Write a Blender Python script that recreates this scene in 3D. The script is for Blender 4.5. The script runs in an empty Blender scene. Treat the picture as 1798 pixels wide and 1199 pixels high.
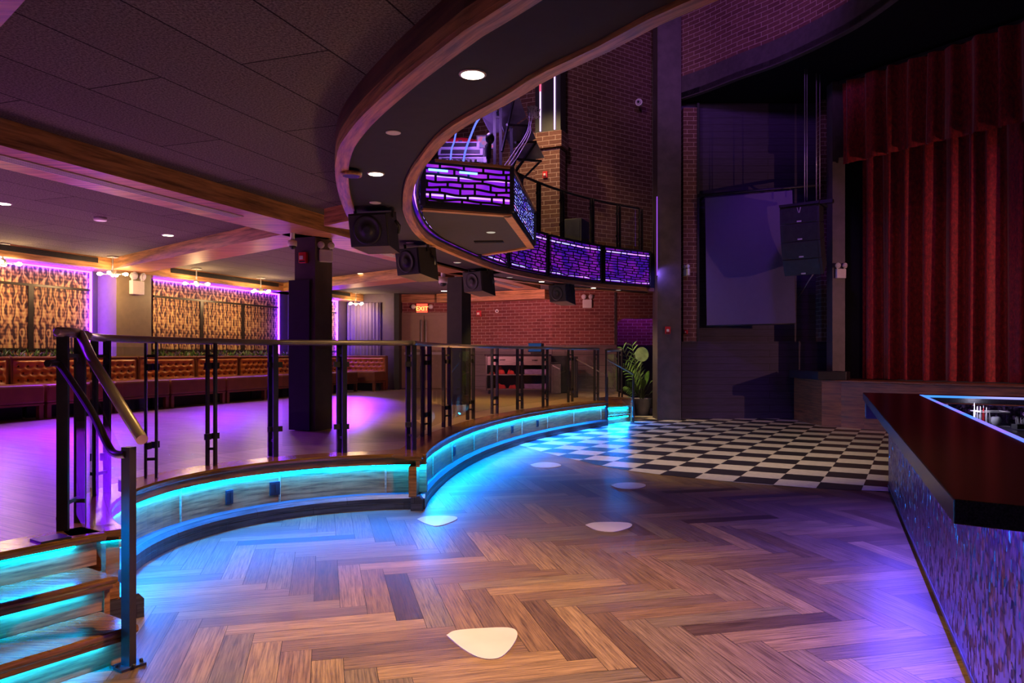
import bpy, bmesh, math, random
from mathutils import Vector, Matrix
random.seed(7)
PI = math.pi
SC = bpy.context.scene
COL = SC.collection
F, CX, HY, HC = 1320.0, 899.0, 622.0, 1.5      # focal length in pixels, principal column, horizon row, eye height

# ------------------------------------------------------------------ camera
cam = bpy.data.cameras.new('camera'); camo = bpy.data.objects.new('camera', cam); COL.objects.link(camo)
camo.location = (0, 0, HC); camo.rotation_euler = (PI/2, 0, 0)
cam.sensor_fit = 'HORIZONTAL'; cam.sensor_width = 36.0; cam.lens = 36.0*F/1798.0
cam.shift_x = 0.0; cam.shift_y = (HY-599.5)/1798.0
cam.clip_start = 0.05; cam.clip_end = 200
SC.camera = camo
# ------------------------------------------------------------------ world, view
W = bpy.data.worlds.new('world'); SC.world = W; W.use_nodes = True
W.node_tree.nodes['Background'].inputs[0].default_value = (0.60, 0.45, 0.60, 1)
W.node_tree.nodes['Background'].inputs[1].default_value = 0.035
SC.view_settings.view_transform = 'Standard'; SC.view_settings.look = 'None'
SC.view_settings.gamma = 1.0; SC.view_settings.use_curve_mapping = False
SC.view_settings.exposure = 0.7
SC.cycles.use_denoising = True
SC.cycles.max_bounces = 8; SC.cycles.diffuse_bounces = 3; SC.cycles.glossy_bounces = 4; SC.cycles.transparent_max_bounces = 24
SC.cycles.sample_clamp_indirect = 6.0; SC.cycles.caustics_reflective = False; SC.cycles.caustics_refractive = False

def aim(o, target):
    d = Vector(target)-o.location
    o.rotation_euler = d.to_track_quat('-Z', 'Y').to_euler()
def spot(name, loc, target, energy, color, angle=70, blend=.6, size=.06):
    l = bpy.data.lights.new(name, 'SPOT'); l.energy = energy; l.color = color
    l.spot_size = math.radians(angle); l.spot_blend = blend; l.shadow_soft_size = size
    o = bpy.data.objects.new(name, l); COL.objects.link(o); o.location = loc; aim(o, target); return o
def point(name, loc, energy, color, size=.04):
    l = bpy.data.lights.new(name, 'POINT'); l.energy = energy; l.color = color; l.shadow_soft_size = size
    o = bpy.data.objects.new(name, l); COL.objects.link(o); o.location = loc; return o
def area(name, loc, target, energy, color, sx, sy):
    l = bpy.data.lights.new(name, 'AREA'); l.energy = energy; l.color = color; l.shape = 'RECTANGLE'; l.size = sx; l.size_y = sy
    o = bpy.data.objects.new(name, l); COL.objects.link(o); o.location = loc; aim(o, target); return o
PEND_W = 28.0; WARM = (1.0, .62, .28); PURPLE = (.42, .04, 1.0); MAGENTA = (.9, .12, .75); BLUE = (.12, .10, 1.0); CYAN = (.0, .42, 1.0)
# downlight pools, washes, the dim house light and added fills
VIO = (.19, .006, 1.0)
spot('downlight_beam', (-.21, 4.02, 2.95), (-.1, 3.9, 0), 420, (1, .62, .20), 115, .9, .08)
spot('downlight_beam', (-1.07, 6.25, 2.95), (-1.0, 6.5, 0), 110, (1, .66, .24), 105, .9, .06)
spot('dance_floor_wash', (1.5, 7.0, 7.2), (2.9, 11.9, 0), 1250, (1, .74, .50), 52, .9, .3)
spot('stage_wash', (11.0, 8.0, 2.6), (8.6, 14.2, 2.6), 420, (1, .46, .40), 60, .8, .04)
spot('stage_wash', (5.6, 10.5, 3.4), (8.3, 14.4, 2.0), 40, (1, .46, .40), 70, .8, .05)
spot('stage_wash', (9.8, 8.0, 6.0), (9.6, 12.4, 3.5), 60, (.7, .05, 1), 60, .8, .1)
for a, n, an, nn, e in ((-8.0, .9, -8.4, 3.2, 4600), (-5.2, .9, -5.8, 3.2, 3600), (-2.4, .9, -3.0, 2.9, 1900), (.8, .9, 0, 2.9, 1200)):
    x, y = -7.12+.342*a+.94*n, 14.9+.94*a-.342*n; tx, ty = -7.12+.342*an+.94*nn, 14.9+.94*an-.342*nn
    spot('platform_wash', (x, y, 2.92), (tx, ty, .5), e, VIO, 78, 1.0, .25)  # violet spots added above the platform, no fixtures known
spot('platform_wash', (-4.3, 20.2, 2.9), (-3.85, 15.7, .507), 2000, VIO, 35, .6, .08)
for x, y, e in ((-1.9, 3.6, 11), (-5.4, 6.6, 60), (-5.2, 10.0, 60), (-3.4, 13.5, 90), (-.6, 17.6, 120)):
    spot('ceiling_bounce_fill', (x, y, .75), (x, y, 4), e, (1.0, .36, .50), 150, .5, .4)  # added fill in place of light bouncing off the floor
spot('downlight_beam', (-3.0, 15.0, 3.15), (-3.0, 15.0, 0), 70, (1, .66, .16), 120, .9, .08)
spot('downlight_beam', (-1.55, 11.3, 2.94), (-1.2, 11.6, 0), 210, (1, .66, .12), 100, .9, .08)
spot('downlight_beam', (-.1, 15.6, 2.94), (0, 15.6, 0), 260, (1, .66, .15), 110, .9, .08)
spot('back_wall_wash', (-.4, 16.9, 2.8), (-.1, 20.8, 2.0), 190, (1, .36, .36), 110, .9, .1)
spot('downlight_beam', (1.9, 17.3, 2.95), (3.0, 18.2, .2), 170, (1, .74, .42), 90, .9, .06)
spot('balcony_lamp', (-.3, 14.5, 7.5), (.9, 16.8, 5), 330, (1, .66, .30), 60, .8, .1)
spot('hall_wash', (.0, 9.5, 7.5), (1.8, 18.0, 7.2), 360, (.80, .40, .85), 50, .8, .3)
spot('cove_wash', (2.0, 9.0, 8.2), (4.9, 15.9, 9.0), 620, (.52, .16, 1), 50, .8, .3)
spot('column_light', (3.28, 17.05, 3.35), (3.6, 17.4, 3.2), 10, (.2, .12, 1), 120, .6, .03)
spot('niche_light', (5.2, 13.5, 6.5), (5.9, 17.6, 3.0), 120, (.30, .05, 1), 60, .8, .2)
spot('ceiling_bounce_fill', (-.3, 10.4, .6), (-.3, 10.4, 4), 120, (1, .50, .20), 116, .6, .3)  # added warm floor bounce for the trims and speaker undersides
point('booth_fill', (-.40, 8.75, 4.35), 26, (.50, .22, 1), .1)  # added violet fill for the gear in the booth
spot('ceiling_bounce_fill', (.3, 6.4, .5), (.0, 6.6, 4), 55, (1, .50, .22), 120, .7, .3)  # added warm bounce from the dance floor, no uplight stands there
spot('alcove_fill', (3.5, 20.5, 3.2), (3.5, 21.1, 1.8), 25, (.4, .06, 1), 120, .8, .05)  # added violet fill to bring out the alcove brick
point('bar_well_fill', (4.25, 7.0, 1.02), 3.5, (.75, .70, 1), .04)  # added fill that brightens the tub behind the counter
spot('end_wall_lamp', (-4.0, 20.2, 2.9), (-4.3, 21.4, 1.9), 28, (.16, .008, 1), 90, .7, .05)


# ------------------------------------------------------------------ from a spot in the room to coordinates
def G(px, py, z=0.0):
    Y = F*(HC-z)/(py-HY); return Vector(((px-CX)*Y/F, Y, z))
def D(px, py, Y):
    return Vector(((px-CX)*Y/F, Y, HC-(py-HY)*Y/F))

# ------------------------------------------------------------------ mesh builder
WLOC = {}
class MB:
    def __init__(s): s.v = []; s.f = []; s.uv = []; s.mi = []; s.sm = []; s.tone = []
    def add(s, verts, faces, uvs=None, mi=0, sm=False, tone=.5):
        o = len(s.v); s.v += [Vector(p) for p in verts]
        for k, f in enumerate(faces):
            s.f.append([i+o for i in f]); s.uv.append(uvs[k] if uvs else None); s.mi.append(mi); s.sm.append(sm); s.tone.append(tone)
        return s
    def obox(s, c, ax, ay, az, hx, hy, hz, mi=0):
        c = Vector(c); ax = Vector(ax).normalized()*hx; ay = Vector(ay).normalized()*hy; az = Vector(az).normalized()*hz
        P = [c+ax*i+ay*j+az*k for k in (-1, 1) for j in (-1, 1) for i in (-1, 1)]
        Fc = [(0, 2, 3, 1), (4, 5, 7, 6), (0, 1, 5, 4), (2, 6, 7, 3), (0, 4, 6, 2), (1, 3, 7, 5)]
        return s.add(P, Fc, mi=mi)
    def box(s, lo, hi, mi=0):
        lo = Vector(lo); hi = Vector(hi); return s.obox((lo+hi)/2, (1, 0, 0), (0, 1, 0), (0, 0, 1), *((hi-lo)/2), mi=mi)
    def rbox(s, c, yaw, sx, sy, sz, mi=0):
        ca, sa = math.cos(yaw), math.sin(yaw)
        return s.obox(c, (ca, sa, 0), (-sa, ca, 0), (0, 0, 1), sx/2, sy/2, sz/2, mi=mi)
    def bar(s, a, b, w, h, mi=0, up=(0, 0, 1)):
        a = Vector(a); b = Vector(b); d = b-a; L = d.length
        if L < 1e-6: return s
        d.normalize(); u = Vector(up)
        if abs(d.dot(u)) > .98: u = Vector((1, 0, 0))
        r = d.cross(u).normalized(); u2 = r.cross(d).normalized()
        return s.obox((a+b)/2, d, r, u2, L/2, w/2, h/2, mi=mi)
    def prism(s, poly, z0, z1, mi=0, mi_top=None):
        n = len(poly); A = sum(poly[i][0]*poly[(i+1) % n][1]-poly[(i+1) % n][0]*poly[i][1] for i in range(n))
        if A < 0: poly = poly[::-1]
        P = [(p[0], p[1], z0) for p in poly]+[(p[0], p[1], z1) for p in poly]
        s.add(P, [list(range(n))[::-1]]+[(i, (i+1) % n, n+(i+1) % n, n+i) for i in range(n)], mi=mi)
        o = len(s.v)-2*n
        s.f.append([o+n+i for i in range(n)]); s.uv.append(None); s.mi.append(mi if mi_top is None else mi_top); s.sm.append(False); s.tone.append(.5)
        return s
    def tube(s, path, r, n=10, mi=0, cap=True, sm=True):
        P = [Vector(p) for p in path]; m = len(P); T = []
        for i in range(m):
            d = (P[min(i+1, m-1)]-P[max(i-1, 0)]); T.append(d.normalized() if d.length > 1e-9 else Vector((0, 0, 1)))
        u = T[0].cross(Vector((0, 0, 1)))
        if u.length < .05: u = T[0].cross(Vector((1, 0, 0)))
        u.normalize(); V = []
        for i in range(m):
            u = (u-T[i]*u.dot(T[i])).normalized(); w = T[i].cross(u)
            rr = r[i] if isinstance(r, (list, tuple)) else r
            V += [P[i]+(u*math.cos(2*PI*k/n)+w*math.sin(2*PI*k/n))*rr for k in range(n)]
        Fs = [(i*n+k, i*n+(k+1) % n, (i+1)*n+(k+1) % n, (i+1)*n+k) for i in range(m-1) for k in range(n)]
        s.add(V, Fs, mi=mi, sm=sm)
        if cap:
            o = len(s.v)-m*n
            for f in ([o+k for k in range(n)][::-1], [o+(m-1)*n+k for k in range(n)]):
                s.f.append(f); s.uv.append(None); s.mi.append(mi); s.sm.append(False); s.tone.append(.5)
        return s
    def lathe(s, c, prof, n=20, mi=0, axis=(0, 0, 1), sm=True):
        c = Vector(c); q = Vector((0, 0, 1)).rotation_difference(Vector(axis).normalized()); V = []
        for r, z in prof:
            V += [c+q @ Vector((r*math.cos(2*PI*k/n), r*math.sin(2*PI*k/n), z)) for k in range(n)]
        m = len(prof)
        s.add(V, [(i*n+k, i*n+(k+1) % n, (i+1)*n+(k+1) % n, (i+1)*n+k) for i in range(m-1) for k in range(n)], mi=mi, sm=sm)
        o = len(s.v)-m*n
        for f in ([o+k for k in range(n)][::-1], [o+(m-1)*n+k for k in range(n)]):
            s.f.append(f); s.uv.append(None); s.mi.append(mi); s.sm.append(False); s.tone.append(.5)
        return s
    def ball(s, c, r, n=12, mi=0, sz=1.0):
        prof = [(max(1e-4, r*math.sin(PI*i/n)), -r*sz*math.cos(PI*i/n)) for i in range(n+1)]
        return s.lathe(c, prof, n=n+4, mi=mi)
    def sweep(s, path, prof, closed=True, mi=0, sm=False, cap=True):
        """profile (offset to the left of the path, z) swept along a plan path"""
        m = len(path); n = len(prof); V = []; L = [0.0]
        for i in range(m):
            a = Vector(path[max(i-1, 0)][:2]); b = Vector(path[min(i+1, m-1)][:2]); t = (b-a).normalized(); nn = Vector((-t.y, t.x))
            if i: L.append(L[-1]+(Vector(path[i][:2])-Vector(path[i-1][:2])).length)
            for o, z in prof: V.append((path[i][0]+nn.x*o, path[i][1]+nn.y*o, z))
        pl = [0.0]
        for k in range(n): pl.append(pl[-1]+math.hypot(prof[(k+1) % n][0]-prof[k][0], prof[(k+1) % n][1]-prof[k][1]))
        Fs, U = [], []
        for i in range(m-1):
            for k in range(n if closed else n-1):
                k2 = (k+1) % n
                Fs.append((i*n+k, (i+1)*n+k, (i+1)*n+k2, i*n+k2)); U.append([(L[i], pl[k]), (L[i+1], pl[k]), (L[i+1], pl[k+1]), (L[i], pl[k+1])])
        s.add(V, Fs, uvs=U, mi=mi, sm=sm)
        if closed and cap:
            o = len(s.v)-m*n
            for f in ([o+k for k in range(n)], [o+(m-1)*n+k for k in range(n)][::-1]):
                s.f.append(f); s.uv.append(None); s.mi.append(mi); s.sm.append(False); s.tone.append(.5)
        return s
    def build(s, name, mat, parent=None, local=False, bevel=0.0, fix=True):
        if not s.v: return None
        if local: org = Vector((0, 0, 0))
        else:
            xs = [p.x for p in s.v]; ys = [p.y for p in s.v]; zs = [p.z for p in s.v]
            org = Vector(((min(xs)+max(xs))/2, (min(ys)+max(ys))/2, min(zs)))
        me = bpy.data.meshes.new(name)
        me.from_pydata([tuple(p-org) for p in s.v], [], s.f)
        for mm in (mat if isinstance(mat, (list, tuple)) else [mat]): me.materials.append(mm)
        me.polygons.foreach_set('material_index', s.mi); me.polygons.foreach_set('use_smooth', s.sm)
        uvl = me.uv_layers.new(name='uv'); 
        at = me.attributes.new('tone', 'FLOAT', 'FACE'); at.data.foreach_set('value', s.tone)
        for p in me.polygons:
            u = s.uv[p.index]; nrm = p.normal
            if u is not None and len(u) == len(p.loop_indices):
                for q, li in enumerate(p.loop_indices): uvl.data[li].uv = u[q]
            else:
                if abs(nrm.z) > .7:
                    for li, vi in zip(p.loop_indices, p.vertices):
                        c = me.vertices[vi].co+org; uvl.data[li].uv = (c.x, c.y)
                else:
                    t = Vector((-nrm.y, nrm.x, 0)).normalized()
                    for li, vi in zip(p.loop_indices, p.vertices):
                        c = me.vertices[vi].co+org; uvl.data[li].uv = (c.dot(t), c.z)
        if fix:
            bm = bmesh.new(); bm.from_mesh(me); bmesh.ops.recalc_face_normals(bm, faces=bm.faces); bm.to_mesh(me); bm.free()
        o = bpy.data.objects.new(name, me); COL.objects.link(o)
        if bevel > 0:
            b = o.modifiers.new('bevel', 'BEVEL'); b.width = bevel; b.segments = 2; b.limit_method = 'ANGLE'; b.angle_limit = math.radians(40)
        if parent is not None:
            o.parent = parent
            o.location = org if local else org-WLOC[parent.name]
        else: o.location = org
        WLOC[o.name] = org if not local else (WLOC[parent.name] if parent else org)
        return o
def label(o, lab=None, cat=None, group=None, kind=None):
    if lab: o['label'] = lab
    if cat: o['category'] = cat
    if group: o['group'] = group
    if kind: o['kind'] = kind
    return o
def thing(name, lab, cat, loc=(0, 0, 0), rz=0, group=None, kind=None):
    o = bpy.data.objects.new(name, None); COL.objects.link(o); o.location = loc; o.rotation_euler = (0, 0, rz); o.empty_display_size = .1
    WLOC[o.name] = Vector(loc); return label(o, lab, cat, group, kind)
def struct(o): o['kind'] = 'structure'; return o
def dup(root, loc, rz=None, lab=None, group=None, scale=None, rot=None):
    r = root.copy(); COL.objects.link(r); r.location = loc
    if rz is not None: r.rotation_euler = (0, 0, rz)
    if rot is not None: r.rotation_euler = rot
    if scale: r.scale = scale
    if lab: r['label'] = lab
    if group: r['group'] = group
    WLOC[r.name] = Vector(loc)
    def kids(a, b):
        for ch in list(a.children):
            c = ch.copy(); COL.objects.link(c); c.parent = b; c.matrix_parent_inverse = ch.matrix_parent_inverse.copy(); WLOC[c.name] = Vector(loc)
            kids(ch, c)
    kids(root, r); return r
def arc(cx, cy, r, a0, a1, n):
    return [(cx+r*math.cos(a0+(a1-a0)*i/n), cy+r*math.sin(a0+(a1-a0)*i/n)) for i in range(n+1)]
def offset_path(path, d):
    out = []; m = len(path)
    for i in range(m):
        a = Vector(path[max(i-1, 0)][:2]); b = Vector(path[min(i+1, m-1)][:2]); t = (b-a).normalized()
        out.append((path[i][0]-t.y*d, path[i][1]+t.x*d))
    return out
def catmull(P, n=6):
    out = []; Q = [2*Vector(P[0])-Vector(P[1])]+[Vector(p) for p in P]+[2*Vector(P[-1])-Vector(P[-2])]
    for i in range(1, len(Q)-2):
        for k in range(n):
            t = k/n; a, b, c, d = Q[i-1], Q[i], Q[i+1], Q[i+2]
            out.append(.5*((2*b)+(c-a)*t+(2*a-5*b+4*c-d)*t*t+(3*b-a-3*c+d)*t**3))
    out.append(Vector(P[-1])); return out
def resample(path, step):
    P = [Vector(p) for p in path]; out = [P[0]]; acc = 0.0
    for a, b in zip(P, P[1:]):
        L = (b-a).length; d = step-acc
        while d <= L: out.append(a+(b-a)*(d/L)); d += step
        acc = L-(d-step)
    return out

# ------------------------------------------------------------------ materials
class NT:
    def __init__(s, name):
        s.m = bpy.data.materials.new(name); s.m.use_nodes = True; s.t = s.m.node_tree; s.N = s.t.nodes; s.b = s.N['Principled BSDF']; s.out = s.N['Material Output']
    def n(s, typ, **kw):
        q = s.N.new('ShaderNode'+typ)
        for k, v in kw.items():
            if k.startswith('i_'): q.inputs[k[2:].replace('_', ' ')].default_value = v
            else: setattr(q, k, v)
        return q
    def l(s, a, b): s.t.links.new(a, b)
    def mapping(s, src, scale=(1, 1, 1), rot=(0, 0, 0), loc=(0, 0, 0)):
        q = s.n('Mapping'); q.inputs['Scale'].default_value = scale; q.inputs['Rotation'].default_value = rot; q.inputs['Location'].default_value = loc; s.l(src, q.inputs['Vector']); return q.outputs[0]
    def uv(s): return s.n('UVMap', uv_map='uv').outputs[0]
    def obj(s): return s.n('TexCoord').outputs['Object']
    def noise(s, vec, scale=5, detail=4, rough=.55):
        q = s.n('TexNoise'); q.inputs['Scale'].default_value = scale; q.inputs['Detail'].default_value = detail; q.inputs['Roughness'].default_value = rough; s.l(vec, q.inputs['Vector']); return q.outputs['Fac']
    def ramp(s, fac, stops):
        q = s.n('ValToRGB'); e = q.color_ramp.elements
        while len(e) < len(stops): e.new(.5)
        for k, (p, c) in enumerate(stops): e[k].position = p; e[k].color = (*c, 1) if len(c) == 3 else c
        s.l(fac, q.inputs[0]); return q.outputs[0]
    def math(s, op, a, b=None, c=None):
        q = s.n('Math', operation=op)
        for k, x in enumerate((a, b, c)):
            if x is None: continue
            if isinstance(x, (int, float)): q.inputs[k].default_value = x
            else: s.l(x, q.inputs[k])
        return q.outputs[0]
    def mix(s, fac, a, b, typ='MIX'):
        q = s.n('MixRGB', blend_type=typ)
        for k, x in enumerate((fac, a, b)):
            if isinstance(x, (int, float)): q.inputs[k].default_value = x
            elif isinstance(x, tuple): q.inputs[k].default_value = (*x, 1)
            else: s.l(x, q.inputs[k])
        return q.outputs[0]
    def bump(s, h, strength=.3, dist=.01):
        q = s.n('Bump'); q.inputs['Strength'].default_value = strength; q.inputs['Distance'].default_value = dist; s.l(h, q.inputs['Height']); s.l(q.outputs[0], s.b.inputs['Normal'])
    def set(s, color=None, rough=None, metal=None, spec=None, coat=None, sheen=None):
        for k, v in (('Base Color', color), ('Roughness', rough), ('Metallic', metal), ('Specular IOR Level', spec), ('Coat Weight', coat), ('Sheen Weight', sheen)):
            if v is None: continue
            if isinstance(v, (int, float)): s.b.inputs[k].default_value = v
            elif isinstance(v, tuple): s.b.inputs[k].default_value = (*v, 1)
            else: s.l(v, s.b.inputs[k])
        return s.m
def plain(name, c, rough=.5, metal=0.0, var=.25, scale=9, spec=None, coat=None):
    t = NT(name); f = t.noise(t.obj(), scale, 3)
    lo = tuple(x*(1-var) for x in c); hi = tuple(min(1, x*(1+var)) for x in c)
    return t.set(t.ramp(f, [(.3, lo), (.7, hi)]), rough, metal, spec, coat)
def emit(name, c, strength, var=0.0, scale=1.5, c2=None):
    t = NT(name); t.N.remove(t.b); e = t.n('Emission'); e.inputs['Strength'].default_value = strength
    if c2: t.l(t.ramp(t.noise(t.obj(), scale, 1), [(.4, c), (.6, c2)]), e.inputs['Color'])
    else: e.inputs['Color'].default_value = (*c, 1)
    t.l(e.outputs[0], t.out.inputs['Surface']); return t.m
def plank_mat(name, cols, rough, gs=(2.5, 45, 1), rot=None, brick=None, spec=.5, bumpk=.15):
    t = NT(name); uv = t.uv()
    if brick:   # a shader laid plank floor
        v = t.mapping(uv, rot=(0, 0, rot)); bt = t.n('TexBrick'); bt.offset = .37; bt.offset_frequency = 2
        bt.inputs['Color1'].default_value = (0, 0, 0, 1); bt.inputs['Color2'].default_value = (1, 1, 1, 1); bt.inputs['Mortar'].default_value = (0, 0, 0, 1)
        bt.inputs['Scale'].default_value = 1; bt.inputs['Mortar Size'].default_value = .0025; bt.inputs['Brick Width'].default_value = brick[0]; bt.inputs['Row Height'].default_value = brick[1]
        t.l(v, bt.inputs['Vector']); tone = bt.outputs['Color']; gap = bt.outputs['Fac']; gv = t.mapping(v, scale=gs)
    else:
        tone = t.n('Attribute', attribute_name='tone').outputs['Fac']; gap = None; gv = t.mapping(uv, scale=gs)
    base = t.ramp(tone, [(i/(len(cols)-1), c) for i, c in enumerate(cols)])
    g = t.noise(gv, 1.6, 7, .65); g2 = t.noise(gv, .5, 2)
    col = t.mix(1.0, base, t.ramp(g, [(.34, (.34, .30, .26)), (.60, (1.22, 1.17, 1.10))]), 'MULTIPLY')
    col = t.mix(.5, col, t.ramp(g2, [(.35, (.75, .72, .7)), (.65, (1.15, 1.12, 1.1))]), 'MULTIPLY')
    if gap is not None: col = t.mix(gap, col, (.015, .01, .008))
    t.bump(g, bumpk, .004)
    return t.set(col, t.math('MULTIPLY_ADD', g, .2, rough-.1), spec=spec)
def brick_mat(name, c1, c2, mortar, bw=.26, rh=.085, rough=.85):
    t = NT(name); uv = t.uv(); b = t.n('TexBrick'); b.inputs['Scale'].default_value = 1; b.inputs['Brick Width'].default_value = bw; b.inputs['Row Height'].default_value = rh
    b.inputs['Mortar Size'].default_value = .006; b.inputs['Mortar Smooth'].default_value = .2
    b.inputs['Color1'].default_value = (*c1, 1); b.inputs['Color2'].default_value = (*c2, 1); b.inputs['Mortar'].default_value = (*mortar, 1); b.inputs['Bias'].default_value = -.1
    t.l(uv, b.inputs['Vector']); n = t.noise(t.mapping(uv, scale=(12, 30, 1)), 1, 5)
    col = t.mix(.6, b.outputs['Color'], t.ramp(n, [(.3, (.6, .6, .6)), (.7, (1.2, 1.2, 1.2))]), 'MULTIPLY')
    t.bump(t.math('SUBTRACT', 1.0, b.outputs['Fac']), .6, .01)
    return t.set(col, rough, spec=.2)
M = {}
M['floor'] = plank_mat('herringbone_oak', [(.085, .05, .028), (.24, .145, .06), (.165, .11, .068), (.36, .23, .09), (.21, .155, .075), (.29, .175, .09)], .38, gs=(2.2, 55, 1), spec=.4, bumpk=.25)
M['platform'] = plank_mat('platform_plank', [(.20, .13, .09), (.25, .165, .11), (.22, .15, .105)], .36, gs=(1.2, 30, 1), rot=math.radians(32), brick=(1.8, .14), spec=.5, bumpk=.12)
M['tread'] = plank_mat('stained_tread_wood', [(.20, .085, .025), (.25, .11, .035)], .22, gs=(2, 40, 1), spec=.6)
M['fascia'] = plank_mat('stained_oak_fascia', [(.36, .15, .045), (.44, .19, .06)], .35, gs=(2, 26, 1))
M['trim'] = plank_mat('maple_trim', [(.42, .20, .09), (.5, .25, .11)], .45, gs=(1.5, 20, 1))
M['beam'] = plank_mat('maple_beam', [(.46, .23, .10), (.52, .27, .12)], .45, gs=(1, 14, 1))
M['stagewood'] = plank_mat('stage_front_wood', [(.26, .105, .038), (.31, .13, .05)], .4, gs=(1.2, 16, 1))
M['plinth'] = plank_mat('plinth_plank_tile', [(.05, .045, .05), (.09, .08, .085)], .4, rot=0, brick=(.9, .075), gs=(2, 30, 1))
M['tile_white'] = plain('white_vinyl_tile', (.62, .55, .48), .35, var=.12, scale=14)
M['tile_black'] = plain('black_vinyl_tile', (.028, .024, .026), .35, var=.3, scale=14)
M['brick'] = brick_mat('maroon_brick', (.28, .085, .075), (.19, .052, .05), (.50, .34, .29))
M['brick_up'] = brick_mat('brown_brick', (.17, .078, .06), (.12, .05, .042), (.44, .31, .26), bw=.30, rh=.10)
def acoustic():
    t = NT('acoustic_board'); uv = t.mapping(t.uv(), rot=(0, 0, math.radians(-70))); b = t.n('TexBrick'); b.inputs['Scale'].default_value = 1; b.inputs['Brick Width'].default_value = 2.4; b.inputs['Row Height'].default_value = .6
    b.inputs['Mortar Size'].default_value = .006; b.inputs['Color1'].default_value = (1, 1, 1, 1); b.inputs['Color2'].default_value = (.86, .86, .86, 1); b.inputs['Mortar'].default_value = (.12, .12, .12, 1); t.l(uv, b.inputs['Vector'])
    n = t.noise(t.uv(), 70, 2, .7); n2 = t.noise(t.uv(), 260, 1)
    c = t.ramp(n, [(.35, (.07, .06, .058)), (.65, (.21, .185, .175))]); c = t.mix(.5, c, t.ramp(n2, [(.3, (.5, .5, .5)), (.7, (1.4, 1.4, 1.4))]), 'MULTIPLY')
    t.bump(n, .5, .01); return t.set(t.mix(1.0, c, b.outputs['Color'], 'MULTIPLY'), .9, spec=.1)
M['acoustic'] = acoustic()
M['soffit'] = plain('charcoal_soffit_paint', (.040, .036, .042), .8, var=.06, spec=.2)
M['black_paint'] = plain('black_paint', (.014, .013, .015), .6, var=.2)
M['black_void'] = plain('black_ceiling_paint', (.006, .006, .008), .9, var=.2, spec=.1)
M['band'] = plain('dark_cove_band', (.06, .045, .05), .7, var=.2)
M['column'] = plain('dark_brown_panel', (.075, .055, .055), .5, var=.25, scale=4)
M['olive'] = plain('taupe_wall_paint', (.22, .17, .11), .55, var=.08)
M['plum'] = plain('plum_wall_paint', (.075, .05, .08), .6, var=.1)
def panelled(name, c, rh=.3):
    t = NT(name); uv = t.uv(); b = t.n('TexBrick'); b.inputs['Scale'].default_value = 1; b.inputs['Brick Width'].default_value = 6; b.inputs['Row Height'].default_value = rh; b.inputs['Mortar Size'].default_value = .006
    b.inputs['Color1'].default_value = (*c, 1); b.inputs['Color2'].default_value = (*[x*.85 for x in c], 1); b.inputs['Mortar'].default_value = (*[x*.25 for x in c], 1); t.l(uv, b.inputs['Vector'])
    n = t.noise(t.mapping(uv, scale=(3, 40, 1)), 1, 4)
    return t.set(t.mix(.7, b.outputs['Color'], t.ramp(n, [(.3, (.6, .6, .6)), (.7, (1.25, 1.25, 1.25))]), 'MULTIPLY'), .6)
M['wainscot'] = panelled('taupe_wainscot', (.20, .145, .14))
M['niche'] = panelled('dark_niche_boards', (.045, .026, .075), .16)
M['door'] = plain('taupe_door_paint', (.26, .18, .125), .5, var=.06)
M['bronze'] = plain('dark_bronze_metal', (.05, .043, .04), .38, .6, var=.2)
M['rail'] = plain('bronze_rail_tube', (.30, .23, .20), .34, .35, var=.1)
M['steel'] = plain('brushed_steel', (.55, .52, .5), .35, .6, var=.08)
M['fascia_dark'] = plank_mat('dark_stained_fascia', [(.10, .045, .022), (.13, .06, .03)], .5, gs=(1, 14, 1))
M['black_plastic'] = plain('black_plastic', (.016, .015, .018), .45, var=.2)
M['cabinet'] = plain('black_speaker_cabinet', (.022, .019, .024), .6, var=.25, scale=60)
M['white_plastic'] = plain('white_plastic', (.75, .72, .68), .4, var=.05)
M['red_plastic'] = plain('red_plastic', (.6, .02, .025), .35, var=.1)
M['leather'] = plain('tan_leather', (.46, .14, .038), .34, var=.14, scale=5)
M['leather_seat'] = plain('brown_leather_seat', (.22, .075, .022), .36, var=.14, scale=5)
M['leather_dark'] = plain('brown_leather_piping', (.20, .065, .022), .4, var=.14)
M['button'] = plain('leather_button', (.10, .03, .01), .4)
M['pot'] = plain('grey_pot', (.28, .24, .30), .5, var=.1)
M['leaf'] = plain('green_leaf', (.10, .21, .035), .42, var=.5, scale=5)
M['leaf2'] = plain('pale_leaf', (.22, .30, .14), .42, var=.4, scale=5)
M['stem'] = plain('green_stem', (.14, .17, .05), .6)
M['soil'] = plain('dark_soil', (.03, .02, .015), .95)
M['towel'] = plain('red_towel_cloth', (.30, .018, .014), .9, var=.25)
M['grille'] = plain('dark_grille', (.03, .028, .03), .5, .4)
M['speaker_base_lit'] = plain('lit_speaker_underside', (.16, .12, .05), .7, var=.1)  # paler olive puts the light from below into the underside's colour
M['inlay'] = plain('cream_inlay', (.72, .62, .46), .35, var=.08, scale=3)
M['blank'] = plain('white_cover_disc', (.62, .56, .60), .5, var=.04)
M['lilac_screen'] = plain('projection_screen', (.12, .09, .16), .7, var=.03)
M['granite'] = plain('black_granite', (.022, .014, .017), .22, var=.8, scale=160, spec=.28)
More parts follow.
